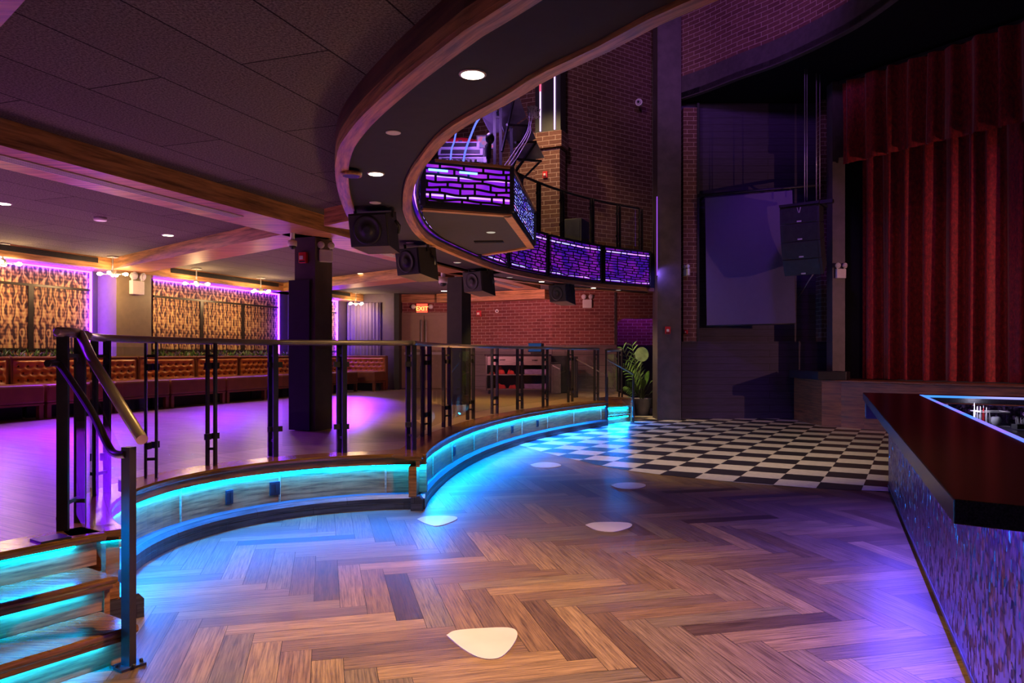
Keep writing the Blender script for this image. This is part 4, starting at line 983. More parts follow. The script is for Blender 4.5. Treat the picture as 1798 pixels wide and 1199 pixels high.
q = AN(-.86, .49, 0); emergency('white emergency light with two heads on the taupe pillar', Vector((q.x, q.y, 2.86)), BRZ, .98)
cfront = D(571, 432, 9.60); emergency('white emergency light on the right face of the dark column', Vector((-2.405, 9.70, 2.85)), rad(28), .62)
emergency('white emergency light on the brick wall below the curved balcony', D(1031, 526, 20.02), rad(0), .86)
emergency('white emergency light on the dark pillar beside the red curtain', D(1476, 472, 16.12), rad(8), .78)
emergency('white emergency light sideways on the brick strip next to the big column', D(1206, 472, 17.32), rad(-60), .62)
for px, py, Y, lab in ((1041, 540.5, 19.88, 'red pilot lamp of the emergency light under the balcony'),): pass
ex = thing('exit_sign', 'red lit EXIT sign with two lamp heads above the double door', 'exit sign', D(741, 548, 21.44)); ec = D(741, 541.5, 21.44)
MB().box((ec.x-.17, ec.y, ec.z-.15), (ec.x+.17, ec.y+.05, ec.z+.15)).build('sign_box', M['red_plastic'], ex, bevel=.008)
MB().box((ec.x-.155, ec.y-.006, ec.z-.135), (ec.x+.155, ec.y, ec.z+.135)).build('lit_face', E_['exit'], ex)
def text_mesh(txt, size, name, mat, parent, c, rot, ext=.004, align='CENTER'):
    cu = bpy.data.curves.new(name, 'FONT'); cu.body = txt; cu.size = size; cu.extrude = ext; cu.align_x = align; cu.align_y = 'CENTER'; tmp = bpy.data.objects.new(name, cu); COL.objects.link(tmp)
    bpy.context.view_layer.update(); me = bpy.data.meshes.new_from_object(tmp.evaluated_get(bpy.context.evaluated_depsgraph_get())); bpy.data.objects.remove(tmp)
    me.materials.clear(); me.materials.append(mat); o = bpy.data.objects.new(name, me); COL.objects.link(o); o.rotation_euler = rot
    if parent: o.parent = parent; o.location = Vector(c)-WLOC[parent.name]
    else: o.location = c
    WLOC[o.name] = Vector(c); return o
text_mesh('EXIT', .17, 'letters', E_['exit_letter'], ex, (ec.x, ec.y-.012, ec.z-.01), (PI/2, 0, 0))
for sx in (-1, 1):
    MB().ball((ec.x+sx*.25, ec.y, ec.z+.05), .07, 10).build('lamp_head', M['white_plastic'], ex)
    MB().tube([(ec.x+sx*.16, ec.y+.02, ec.z+.05), (ec.x+sx*.25, ec.y+.02, ec.z+.05)], .015, 6).build('arm', M['white_plastic'], ex)
def alarm(lab, c, yaw, w=.10, h=.13, white=True):
    t = thing('fire_alarm', lab, 'fire alarm', c, yaw, group='red fire alarms')
    MB().box((-w/2, -.03, -h/2), (w/2, .02, h/2)).build('housing', M['red_plastic'], t, local=True, bevel=.008)
    MB().box((-w*.28, -.045, -h*.18), (w*.2, -.03, h*.16)).build('strobe_lens', M['white_plastic'], t, local=True, bevel=.004)
    MB().box((-w*.4, -.033, -h*.42), (w*.4, -.03, -h*.30)).build('grille_bar', M['grille'], t, local=True)
    return t
alarm('red and white fire alarm high on the left face of the dark column', Vector((-2.667, 9.615, 2.735)), rad(-20.4), .11, .14)
alarm('small red fire alarm on the brick wall right of the second column', D(841, 550.5, 20.95), rad(-26), .14, .17)
alarm('red fire alarm at eye height on the big column', D(1172.5, 580, 17.17), 0, .12, .17); alarm('red fire alarm on the balcony pilaster below the ledge', Vector((.737, 16.626, 5.47)), rad(-24), .11, .15)
alarm('tiny red fire alarm in the shadow right of the big column', D(1205, 583, 17.33), rad(-40), .07, .09)
def camera_dome(lab, c, r, yaw=0, wall=False):
    t = thing('security_camera', lab, 'security camera', c, yaw, group='white security cameras')
    MB().lathe((0, 0, 0), [(r, 0), (r*1.02, r*.5), (r*.98, r*1.2)], 18, axis=(0, 1, 0) if wall else (0, 0, 1)).build('housing', M['white_plastic'], t, local=True)
    MB().ball((0, 0, 0), r*.78, 12).build('dome', M['black_plastic' if not wall else 'blank'], t, local=True)
    if not wall: MB().tube([(0, 0, r), (0, 0, 3.21-c.z)], r*.5, 10).build('mount', M['white_plastic'], t, local=True)
    if wall: MB().ball((0, -r*.62, -.01), r*.38, 10).build('lens', M['black_plastic'], t, local=True)
camera_dome('white dome camera left of the dark column top', D(513.5, 432, 9.3), .055); camera_dome('white dome camera beside the top of the second column', D(778, 497, 14.2), .085)
camera_dome('white ball camera high on the upper brick wall', D(1121.5, 179, 18.2), .085, rad(-20), True); camera_dome('small grey camera on the brick wall left of the farthest speaker', D(872.5, 546, 20.8), .05, 0, True)
# ---- double door
dr = thing('door_1', 'taupe double door with steel pull bars under the exit sign', 'door', (-2.5, 21.45, PZ)); dr['kind'] = 'structure'
xs = [D(702, 600, 21.4).x, D(744.5, 600, 21.4).x, D(787, 600, 21.4).x]; zt = 2.60
for k in (0, 1):
    lf = MB().box((xs[k]+.006, 21.40, PZ+.01), (xs[k+1]-.006, 21.46, zt)).build('door_leaf', M['door'], dr, bevel=.004)
    hx = xs[1]+(-.065 if k == 0 else .065)
    MB().tube([(hx, 21.33, PZ+.25), (hx, 21.33, zt-.12)], .022, 10).build('pull_bar', M['steel'], lf)
    for z in (PZ+.45, zt-.4): MB().tube([(hx, 21.33, z), (hx, 21.41, z)], .014, 8).build('standoff', M['steel'], lf)
    MB().box((xs[k]+.12, 21.375, 1.49), (xs[k+1]-.12, 21.40, 1.56)).build('push_bar', M['steel'], lf)
MB().box((xs[0]-.05, 21.42, zt), (xs[2]+.05, 21.5, zt+.09)).build('door_head', M['door'], dr)
# ---- service station in front of the brick wall
sx0, sx1, sy = D(853, 600, 18.6).x, D(966, 600, 18.6).x, 18.6; zb0, zb1 = PZ, 1.50
sv = thing('service_station', 'dark open service cabinet with two shelves against the brick wall', 'cabinet', ((sx0+sx1)/2, sy+.25, PZ))
for x in (sx0, (sx0+sx1)/2, sx1-.03): MB().box((x, sy, zb0+.08), (x+.03, sy+.5, zb1-.04)).build('upright', M['column'], sv)
MB().box((sx0, sy+.48, zb0+.08), (sx1, sy+.5, zb1-.04)).build('back_panel', M['column'], sv)
for z in (zb0+.10, zb0+.46): MB().box((sx0+.03, sy, z), (sx1-.03, sy+.48, z+.025)).build('shelf', M['wainscot'], sv)
MB().box((sx0-.03, sy-.03, zb1-.04), (sx1+.03, sy+.52, zb1)).build('worktop', M['granite'], sv)
for k in (0, 1):
    x0 = sx0+.03+k*(sx1-sx0)/2; x1 = x0+(sx1-sx0)/2-.03
    dw = MB().box((x0+.01, sy-.015, zb1-.27), (x1-.02, sy+.02, zb1-.05)).build('drawer', M['wainscot'], sv, bevel=.004)
    MB().tube([((x0+x1)/2-.07, sy-.03, zb1-.14), ((x0+x1)/2+.07, sy-.03, zb1-.14)], .009, 6).build('drawer_handle', M['bronze'], dw)
for x in (sx0+.08, sx1-.08):
    for y in (sy+.06, sy+.44): MB().lathe((x, y, PZ), [(.03, 0), (.03, .06), (.012, .08)], 10).build('caster', M['black_plastic'], sv)
def towel(lab, px, py, w, h, seed):
    z = zb0+(.487 if py < 665 else .127); x = D(px, 600, sy+.2).x; rnd = random.Random(seed); m = MB(); n = 10; V = []
    for j in range(n+1):
        for i in range(n+1):
            u, v = i/n*2-1, j/n*2-1; rr = max(abs(u), abs(v)); V.append((x+u*w/2*(1-.08*rnd.random()), sy+.2+v*.13, z+h*(1-rr**3)*(.72+.28*math.sin(3*u+seed)*math.cos(2.5*v))+.004*rnd.random()))
    m.add(V, [(j*(n+1)+i, j*(n+1)+i+1, (j+1)*(n+1)+i+1, (j+1)*(n+1)+i) for j in range(n) for i in range(n)], sm=True)
    label(m.build('folded_towel', M['towel'], fix=False), lab, 'towel', 'red towels on the service cabinet')
towel('red cloth at the left end of the upper shelf', 864, 651, .14, .10, 1); towel('large red cloth heap in the middle of the upper shelf', 879.5, 651, .22, .20, 2); towel('red cloth right of the large heap on the upper shelf', 897, 651, .20, .15, 3)
towel('red cloth on the lower shelf, left one', 880, 680, .26, .17, 4); towel('red cloth on the lower shelf, right one', 900, 680, .20, .14, 5)
gr = 0
cup = None
for row, z in ((0, zb0+.487), (1, zb0+.127)):
    x0 = D(921, 600, sy+.2).x; x1 = D(958, 600, sy+.2).x; where = ('upper', 'lower')[row]
    rk = thing('glass_rack', 'lilac plastic glass rack on the %s shelf of the service cabinet' % where, 'glass rack', ((x0+x1)/2, sy+.2, z))
    MB().box((x0, sy+.05, z), (x1, sy+.40, z+.02)).build('tray', M['violet_lit_leaf_lilac_rack'], rk); 
    for a, b in (((x0, sy+.05), (x1, sy+.05)), ((x0, sy+.40), (x1, sy+.40)), ((x0, sy+.05), (x0, sy+.40)), ((x1, sy+.05), (x1, sy+.40))): MB().bar((*a, z+.07), (*b, z+.07), .008, .10).build('rack_side', M['violet_lit_leaf_lilac_rack'], rk)
    for k in range(6):
        loc = Vector((x0+.05+k*(x1-x0-.1)/5, sy+.12, z+.021)); lab = 'clear tumbler in the glass rack on the %s shelf' % where
        if cup is None:
            cup = thing('tumbler', lab, 'glass', loc, group='tumblers in the rack on the %s shelf' % where); MB().lathe((0, 0, 0), [(.028, 0), (.034, .10), (.031, .10), (.026, .006)], 12).build('glass_cup', M['clear'], cup, local=True)
        else: dup(cup, loc, 0, lab, 'tumblers in the rack on the %s shelf' % where)
till = thing('till_screen', 'small dark till screen standing on the service cabinet', 'till', (D(941, 600, sy+.2).x, sy+.2, zb1)); tc = D(939, 601, sy+.1)
MB().obox((tc.x, tc.y, zb1+.17), (1, 0, 0), (0, .95, .3), (0, -.3, .95), .17, .012, .12).build('display', M['black_plastic'], till, bevel=.008)
MB().obox((tc.x, tc.y-.014, zb1+.17), (1, 0, 0), (0, .95, .3), (0, -.3, .95), .155, .002, .105).build('lit_panel', E_['blue_screen'], till)
MB().box((tc.x-.10, tc.y-.02, zb1), (tc.x+.16, tc.y+.2, zb1+.05)).build('stand', M['black_plastic'], till)
MB().box((tc.x+.10, tc.y+.03, zb1+.05), (tc.x+.23, tc.y+.2, zb1+.27)).build('printer', M['black_plastic'], till)
bx = D(976, 600, 18.7).x; bn_ = thing('waste_bin', 'tall grey waste bin right of the service cabinet', 'bin', (bx, 18.75, PZ))
MB().prism([(bx-.12, 18.6), (bx+.12, 18.6), (bx+.12, 18.95), (bx-.12, 18.95)], PZ, PZ+.74).build('bin_body', plain('grey_bin_plastic', (.16, .13, .13), .5), bn_, bevel=.02)
MB().box((bx-.13, 18.59, PZ+.74), (bx+.13, 18.96, PZ+.78)).build('rim', M['black_plastic'], bn_, bevel=.01)
MB().obox((bx, 18.60, PZ+.66), (1, 0, -.5), (0, 1, 0), (.5, 0, 1), .10, .004, .012).build('bag_edge', M['blank'], bn_)
label(MB().box((D(968, 600, 18.9).x, 19.0, PZ), (D(998, 600, 18.9).x, 19.35, 1.47)).build('black_fridge', M['black_plastic'], bevel=.015), 'black upright appliance behind the waste bin', 'appliance')

# ================================================================== BALCONY, DJ BOOTH
def path_between(P, lo, hi):
    """the stretch of a plan path between two arc lengths"""
    L = [0.0]
    for a, b in zip(P, P[1:]): L.append(L[-1]+math.hypot(b[0]-a[0], b[1]-a[1]))
    def at(s):
        for k in range(len(P)-1):
            if L[k+1] >= s: t = (s-L[k])/(L[k+1]-L[k]); return (P[k][0]+(P[k+1][0]-P[k][0])*t, P[k][1]+(P[k+1][1]-P[k][1])*t)
        return P[-1]
    return [at(lo)]+[P[k] for k in range(len(P)) if lo+.02 < L[k] < hi-.02]+[at(hi)], at
def arc_len_at(P, test):
    s = 0.0
    for a, b in zip(P, P[1:]):
        if test(b): return s
        s += math.hypot(b[0]-a[0], b[1]-a[1])
    return s
def lattice(path, z0, z1, rows, cell, bw, seed, d=.014, off=0.0, wob=.3, step=.05):
    """dark pierced screen: wavy courses with staggered uprights, one mesh"""
    P = [Vector(p[:2]) for p in path]; L = [0.0]
    for a, b in zip(P, P[1:]): L.append(L[-1]+(b-a).length)
    T = L[-1]; rnd = random.Random(seed); m = MB()
    def at(s, o):
        s = min(max(s, 0), T); k = 0
        while k < len(P)-2 and L[k+1] < s: k += 1
        t = (P[k+1]-P[k]).normalized(); p = P[k]+t*(s-L[k]); n = Vector((-t.y, t.x)); return p+n*o
    rh = (z1-z0)/rows; ph = [(rnd.random()*6, rnd.random()*6, rnd.uniform(.6, 1.0)) for _ in range(rows+1)]
    def zz(k, s):
        if k in (0, rows): return z0+(z1-z0)*k/rows
        a, b, c = ph[k]; return z0+rh*k+rh*wob*c*(math.sin(s*6.5/ (cell*4)+a)*.6+math.sin(s*14/(cell*4)+b)*.4)
    n = max(2, int(T/step))
    for k in range(rows+1):
        w = bw*(1.7 if k in (0, rows) else 1); V = []
        for i in range(n+1):
            s = T*i/n; z = zz(k, s); a = at(s, off); b = at(s, off+d)
            V += [(a.x, a.y, z-w/2), (a.x, a.y, z+w/2), (b.x, b.y, z+w/2), (b.x, b.y, z-w/2)]
        m.add(V, [(4*i+j, 4*(i+1)+j, 4*(i+1)+(j+1) % 4, 4*i+(j+1) % 4) for i in range(n) for j in range(4)]+[(0, 1, 2, 3), (4*n, 4*n+3, 4*n+2, 4*n+1)])
    for k in range(rows):
        s = rnd.random()*cell
        while s < T:
            a0, b0 = at(s-bw/2, off), at(s-bw/2, off+d); a1, b1 = at(s+bw/2, off), at(s+bw/2, off+d); zl, zh = zz(k, s), zz(k+1, s)
            m.add([(a0.x, a0.y, zl), (a1.x, a1.y, zl), (b1.x, b1.y, zl), (b0.x, b0.y, zl), (a0.x, a0.y, zh), (a1.x, a1.y, zh), (b1.x, b1.y, zh), (b0.x, b0.y, zh)], [(0, 1, 5, 4), (1, 2, 6, 5), (2, 3, 7, 6), (3, 0, 4, 7)])
            s += cell*rnd.uniform(.65, 1.35)
    for s in (bw, T-bw):
        a, b = at(s-bw, off), at(s+bw, off+d); m.bar((*at(s, off+d/2), z0), (*at(s, off+d/2), z1), bw*1.6, d*1.2)
    return m
def px_of(p): return CX+F*p[0]/p[1]
def stop(px): return arc_len_at(IN, lambda p: p[1] > 10.5 and px_of(p) >= px)
S0 = arc_len_at(IN, lambda p: p[1] > 6.3)
stops = [S0, stop(845), stop(890), stop(967.5), stop(1056), stop(1150)]
PL = ['violet backlit screen panel of the balcony hidden behind the DJ booth', 'short violet backlit screen panel of the balcony right behind the DJ booth', 'violet backlit balcony screen panel, second from the DJ booth', 'violet backlit balcony screen panel, third from the DJ booth', 'violet backlit balcony screen panel nearest the big column']
for k, (a, b) in enumerate(zip(stops, stops[1:])):
    path, at = path_between(IN, a+.05, b-.05); mid = path[len(path)//2]
    t = thing('screen_panel', PL[k], 'screen panel', (mid[0], mid[1], 3.06), group='violet balcony screen panels')
    lattice(path, 3.09, 3.86, 13, .27, .020, 20+k, off=-.062).build('lattice', M['frame_purple'] if 'frame_purple' in M else M['black_plastic'], t)
    MB().sweep(path, [(-.022, 3.08), (-.022, 3.85), (-.010, 3.85), (-.010, 3.08)]).build('back_panel', E_['lattice'], t)
    MB().sweep(path, [(-.036, 3.765), (-.036, 3.785), (-.024, 3.785), (-.024, 3.765)]).build('led_strip', E_['lattice_led'], t)
    MB().sweep(path, [(-.036, 3.135), (-.036, 3.155), (-.024, 3.155), (-.024, 3.135)]).build('led_strip', E_['lattice_led'], t)
    for p in (path[0], path[-1]): MB().rbox((p[0], p[1], 3.475), math.atan2(p[1]-9.07, p[0]-9.28), .075, .05, .83).build('frame_post', M['black_plastic'], t)
    MB().sweep(path, [(-.07, 3.85), (-.07, 3.89), (.03, 3.89), (.03, 3.85)]).build('cap_rail', M['black_plastic'], t)
# balcony guard rail
gr_ = thing('balcony_railing', 'dark glass guard rail on top of the violet balcony screen', 'railing', (1.4, 15.9, 3.89))
a0 = stop(912); path, at = path_between(IN, a0, stop(1132)); path = offset_path(path, .02)
MB().tube([Vector((p[0], p[1], 4.86)) for p in path], .026, 10).build('top_rail', M['bronze'], gr_)
prev = None
for px in (918, 947, 992, 1038, 1085, 1128):
    s = stop(px); _, at = path_between(IN, s, s+.1); p, q = at(s), at(s+.085)
    twin_post(gr_, p, q, 3.89, 4.85, w=.034)
    if prev: pane(gr_, (prev[0]+.0, prev[1]), (p[0], p[1]), 3.97, 4.80); 
    for z in (4.15, 4.65): MB().rbox((p[0], p[1], z), .8, .05, .06, .05).build('clamp', M['bronze'], gr_)
    prev = q
# DJ booth
D1, D2, D3, D4 = Vector((-.955, 8.09)), Vector((0.0, 8.46)), Vector((.33, 11.05)), Vector((-.40, 11.88))
dj = thing('dj_booth', 'violet backlit DJ booth jutting from the balcony', 'DJ booth', (-.3, 9.8, 3.06))
ringpts = [p for p in offset_path(IN, -.095) if 8.10 < p[1] < 11.9 and p[0] < 0]
poly = [tuple(D1), tuple(D2), tuple(D3), tuple(D4)]+[(p[0], p[1]) for p in ringpts[::-1]]
cen = Vector((-.35, 9.8))
MB().prism(poly, 3.075, 3.16).build('underside', M['soffit'], dj)
m = MB()
for a, b in ((D1, D2), (D2, D3), (D3, D4)): 
    d = (b-a).normalized(); n = Vector((-d.y, d.x))*.05; m.bar((a.x+n.x, a.y+n.y, 3.065), (b.x+n.x, b.y+n.y, 3.065), .10, .02)
m.build('edge_trim', M['trim'], dj)
for (a, b), rows, cell, bwid, nm in (((D1, D2), 7, .21, .026, 'front'), ((D2, D3), 12, .20, .018, 'side')):
    path = [tuple(a+(b-a)*i/8) for i in range(9)]
    lattice(path, 3.115, 3.575, rows, cell, bwid, 31, off=-.006, d=.006).build(nm+'_lattice', M['black_plastic'], dj)
    MB().sweep(path, [(.012, 3.165), (.012, 3.57), (.03, 3.57), (.03, 3.165)]).build(nm+'_back_panel', E_['lattice_dj' if nm == 'front' else 'lattice_side'], dj)
    MB().sweep(path, [(.004, 3.215), (.004, 3.235), (.011, 3.235), (.011, 3.215)]).build(nm+'_led_strip', E_['lattice_led'], dj)
    MB().sweep(path, [(.004, 3.425), (.004, 3.442), (.011, 3.442), (.011, 3.425)]).build(nm+'_led_strip', E_['lattice_led'], dj)
    if nm == 'front': path = path[1:]
    MB().sweep(path, [(-.02, 3.58), (-.02, 3.612), (.13, 3.612), (.13, 3.58)]).build(nm+'_ledge', M['trim'], dj)
for a, b in ((.06, .27), (.40, .60)):
    p, q = D1+(D2-D1)*a, D1+(D2-D1)*b; MB().bar((p.x, p.y-.03, 3.487), (q.x, q.y-.03, 3.487), .012, .022).build('blue_light_bar', E_['lattice_blue'], dj)
for p in (D1, D2, D3): MB().bar((p.x, p.y, 3.10), (p.x, p.y, 3.60), .06, .05).build('corner_post', M['black_plastic'], dj)
MB().prism([tuple(D1+Vector((.04, .12))), tuple(D2+Vector((-.06, .14))), (-.02, 9.9), (-.93, 9.9)], 3.575, 3.62).build('desk', M['black_plastic'], dj)
p = G(862, 408, 3.075) if False else None
q = ceil_at(862, 408, 3.075); t = thing('downlight', 'faint downlight in the underside of the DJ booth', 'downlight', q, group='ceiling downlights')
MB().lathe((q.x, q.y, q.z-.006), [(.05, 0), (.06, .006)], 20).build('lens', E_['downlight_dim'], t)
va = ceil_at(833, 424.5, 3.07); vb = ceil_at(884, 424, 3.07); slot('slot_vent', 'dark slot vent in the underside of the DJ booth', va, vb, .12, mat='black_paint')
# gear in the booth
ck = D(812, 283, 9.0); con = thing('lighting_console', 'grey lighting console with three stepped faces in the DJ booth', 'console', (ck.x, ck.y, 3.62))
MB().box((ck.x-.30, ck.y-.25, 3.62), (ck.x+.30, ck.y+.35, 3.74)).build('body', plain('console_grey', (.20, .17, .24), .5), con, bevel=.01)
for k, (z, y) in enumerate(((3.82, .02), (3.95, .12), (4.06, .22))):
    MB().obox((ck.x-.03*k, ck.y+y, z), (1, 0, 0), (0, .5, .86), (0, -.86, .5), .29-.015*k, .058, .012).build('fader_bank', plain('console_bank_%s' % 'abc'[k], (.30, .26, .36), .5), con, bevel=.006)
    MB().obox((ck.x-.03*k, ck.y+y-.014, z+.004), (1, 0, 0), (0, .5, .86), (0, -.86, .5), .25-.015*k, .028, .006).build('fader_slot', M['black_plastic'], con)
m = MB()
for sx in (-.27, .27): m.bar((ck.x+sx, ck.y+.05, 3.74), (ck.x+sx, ck.y+.28, 4.06), .02, .05)
m.build('side_cheek', M['black_plastic'], con)
rk = D(808, 246, 9.45); rs = thing('red_screen_hood', 'red curved screen hood behind the lighting console', 'screen hood', (rk.x, rk.y, 3.62))
V = []; n = 12
for i in range(n+1):
    u = i/n*2-1; V += [(rk.x+u*.22, rk.y+.02*u*u, rk.z-.06-.05*u*u), (rk.x+u*.20, rk.y+.08, rk.z+.055-.03*u*u)]
m = MB(); m.add(V, [(2*i, 2*i+2, 2*i+3, 2*i+1) for i in range(n)], sm=True); h_ = m.build('hood', M['red_plastic'], rs); sol = h_.modifiers.new('solid', 'SOLIDIFY'); sol.thickness = .012
MB().bar((rk.x, rk.y+.06, 3.62), (rk.x, rk.y+.06, rk.z+.01), .05, .05).build('stand', M['black_plastic'], rs)
sk = D(850, 246, 9.6); ss = thing('small_screen', 'small colourful screen at the right of the DJ gear', 'screen', (sk.x, sk.y, 3.62))
MB().box((sk.x-.10, sk.y, sk.z-.11), (sk.x+.13, sk.y+.02, sk.z+.06)).build('bezel', M['black_plastic'], ss); MB().box((sk.x-.085, sk.y-.004, sk.z-.095), (sk.x+.115, sk.y, sk.z+.045)).build('picture', E_['screen'], ss)
MB().bar((sk.x, sk.y+.03, 3.62), (sk.x, sk.y+.03, sk.z), .04, .04).build('stand', M['black_plastic'], ss)
mk = D(858, 288, 8.68); mc = thing('microphone', 'black microphone standing upright on the DJ desk', 'microphone', (mk.x, mk.y, 3.62)); mk.z = 3.62
MB().lathe(mk, [(.06, 0), (.06, .015), (.015, .02), (.013, .14)], 12).build('base', M['black_plastic'], mc); MB().lathe(mk+Vector((0, 0, .14)), [(.03, 0), (.034, .16), (.02, .18)], 12).build('body', M['cabinet'], mc)
MB().ball(mk+Vector((.015, 0, .37)), .052, 12, sz=1.3).build('foam_head', M['black_plastic'], mc)
def cable(name, lab, pts, r, mat, group=None, parent=None):
    return label(MB().tube(catmull(pts, 6), r, 6).build(name, mat), lab, 'cable', group)
cable('blue_lit_cable', 'blue lit cable left in front of the lighting console', [D(801, 231, 9.0), D(797, 250, 8.86), D(793, 262, 8.8), D(791, 284, 8.7)], .010, E_['blue_cable'], 'blue lit cables')
cable('blue_lit_cable', 'longer blue lit cable rising to the right of the console', [D(846, 202, 9.4), D(836, 216, 9.3), D(826, 240, 9.0), D(818, 262, 8.8), D(813, 286, 8.7)], .012, E_['blue_cable'], 'blue lit cables')
lst = thing('lighting_stand', 'black framed stand with three tilted grey light panels beside the DJ desk', 'light stand', D(880, 296, 9.2)); lst.location.z = 3.62; WLOC[lst.name] = Vector(lst.location)
def quad_slab(pts, th, name, mat, parent):
    a, b, c, d = [Vector(p) for p in pts]; n = (b-a).cross(d-a).normalized()*th
    return MB().add([a, b, c, d, a+n, b+n, c+n, d+n], [(0, 3, 2, 1), (4, 5, 6, 7), (0, 1, 5, 4), (1, 2, 6, 5), (2, 3, 7, 6), (3, 0, 4, 7)]).build(name, mat, parent)
panm = plain('grey_light_panel', (.30, .25, .34), .45, var=.1)
quad_slab([D(872, 196, 9.25), D(912, 171, 9.6), D(924, 205, 9.75), D(886, 232, 9.3)], .015, 'light_panel', panm, lst)
quad_slab([D(887, 235, 9.3), D(925, 208, 9.75), D(941, 244, 9.85), D(900, 261, 9.4)], .015, 'light_panel', panm, lst)
quad_slab([D(901, 263, 9.4), D(941, 247, 9.85), D(956, 277, 9.95), D(912, 284, 9.5)], .015, 'light_panel', panm, lst)
quad_slab([D(846, 203, 9.6), D(872, 186, 9.8), D(880, 232, 9.8), D(862, 234, 9.6)], .015, 'light_panel', panm, lst)
for a, b, w in (((868.5, 188), (868.5, 293), .035), ((879, 188), (879, 294), .035), ((897.5, 224), (899, 297), .035)): MB().bar(D(*a, 9.2), D(*b, 9.2), w, w).build('post', M['black_plastic'], lst)
for a, b, ya, yb in (((866, 190), (903, 173), 9.1, 9.4), ((902, 174), (881, 266), 9.4, 9.15), ((890, 219), (927, 221), 9.1, 9.6), ((926, 221), (898, 300), 9.6, 9.3), ((905, 250), (941, 249), 9.2, 9.7), ((941, 249), (906, 300), 9.7, 9.4), ((905, 279), (950, 283), 9.3, 9.9), ((949, 283), (916, 316), 9.9, 9.85), ((866, 206), (881, 206), 9.2, 9.2)):
    MB().bar(D(*a, ya), D(*b, yb), .026, .026).build('strut', M['black_plastic'], lst)
rnd = random.Random(11); m = MB(); base = D(937, 197, 9.95)
for k in range(12):
    pts = [base+Vector((rnd.uniform(-.09, .09), rnd.uniform(-.03, .03), rnd.uniform(-.08, .08))) for _ in range(5)]
    if k < 3: pts += [D(932-3*k, 230, 9.0), D(912-6*k, 270, 8.9), D(897-6*k, 292, 8.8)]
    m.tube(catmull(pts, 5), .005, 5)
label(m.build('cable_tangle', M['blank']), 'tangle of thin grey cables hanging on the light panel stand', 'cable')
mx = D(826, 286, 8.62); mxr = thing('dj_mixer', 'small dark mixer with pale knobs on the front of the DJ desk', 'mixer', (mx.x, mx.y, 3.62))
MB().box((mx.x-.30, mx.y-.04, 3.621), (mx.x+.10, mx.y+.04, 3.70)).build('body', M['black_plastic'], mxr, bevel=.006)
for k in range(7): MB().lathe((mx.x-.27+.055*k, mx.y-.01, 3.70), [(.014, 0), (.014, .03), (.010, .034)], 8).build('knob', M['blank'], mxr)
# light column standing on the pilaster ledge
lc = thing('light_column', 'tall black light box with two lilac tube lights on the brick pilaster', 'light box', (pc.x, pc.y, 6.40))
P_, z0_, z1_ = pil(.30, .34, 6.40, 9.6); MB().prism(P_, z0_, z1_).build('box', M['black_plastic'], lc)
for k, f in ((0, -.17), (1, .17)):
    c = pc+pn*.36+pd*f
    MB().tube([(c.x, c.y, 6.45), (c.x, c.y, 9.5)], .016, 8).build('tube_light', E_['tube_light'], lc)
c = pc+pn*.365+pd*-.17; MB().tube([(c.x, c.y, 7.33), (c.x, c.y, 9.45)], .017, 8).build('red_tube_section', E_['tube_red'], lc)
lt = MB().bar((3.31, 17.16, 3.3), (3.31, 17.16, 5.1), .014, .014).build('column_light_strip', E_['column_strip']); label(lt, 'thin violet light strip up the edge of the big column', 'light strip')
# subwoofer on the balcony
sw = thing('subwoofer', 'large black subwoofer standing on the balcony behind the guard rail', 'speaker', (1.32, 16.75, 3.868), rad(-22))
MB().box((-.33, -.30, 0), (.33, .30, .60)).build('cabinet', M['cabinet'], sw, local=True, bevel=.012); MB().box((-.29, -.315, .05), (.29, -.30, .55)).build('grille', M['grille'], sw, local=True)
# hanging speakers below the ring soffit
def hanging(lab, px, py, Y, yaw, tilt, w=.44, h=.35, d=.38):
    c = D(px, py, Y); t = thing('hanging_speaker', lab, 'speaker', c, group='black speakers hung below the curved soffit'); t.rotation_euler = (tilt, 0, yaw)
    V = [(-w/2, -d/2, -h/2), (w/2, -d/2, -h/2), (w*.42, d/2, -h*.46-.13), (-w*.42, d/2, -h*.46-.13), (-w/2, -d/2, h/2), (w/2, -d/2, h/2), (w*.42, d/2, h*.46), (-w*.42, d/2, h*.46)]
    MB().add(V, [(4, 5, 6, 7), (0, 1, 5, 4), (1, 2, 6, 5), (2, 3, 7, 6), (3, 0, 4, 7)]).add(V, [(0, 3, 2, 1)], mi=1).build('cabinet', [M['cabinet'], M['speaker_base_lit']], t, local=True, bevel=.008)
    MB().box((-w*.47, -d/2-.012, -h*.46), (w*.47, -d/2+.002, h*.46)).build('front_baffle', M['cabinet'], t, local=True, bevel=.004)
    g = MB().lathe((-.01, -d/2-.012, 0), [(.145, 0), (.15, .008), (.135, .014), (.12, .006), (.06, -.0), (.055, .012), (.03, .016)], 26, axis=(0, -1, 0)).build('driver', M['grille'], t, local=True)
    for sx in (-1, 1): MB().box((sx*w*.49-.008, -.02, h/2-.06), (sx*w*.49+.008, .02, h/2+.14)).build('hanger', M['black_plastic'], t, local=True)
    MB().tube([(w*.5, .05, h*.2), (w*.5+.02, .09, h*.05), (w*.5, .10, -h*.2)], .016, 6).build('handle', M['black_plastic'], t, local=True)
hanging('nearest black speaker hanging below the curved soffit, its front in shadow', 659, 401, 7.75, rad(-12), rad(14), .42, .33, .36)
hanging('black speaker hanging second from the camera, with round driver and violet lit side', 733, 458, 10.2, rad(-38), rad(8))
hanging('black speaker hanging third from the camera, beside the second column top', 842, 493, 13.3, rad(-38), rad(8))
hanging('farthest black speaker hanging in front of the brick wall', 988, 513.5, 15.9, rad(-38), rad(8))
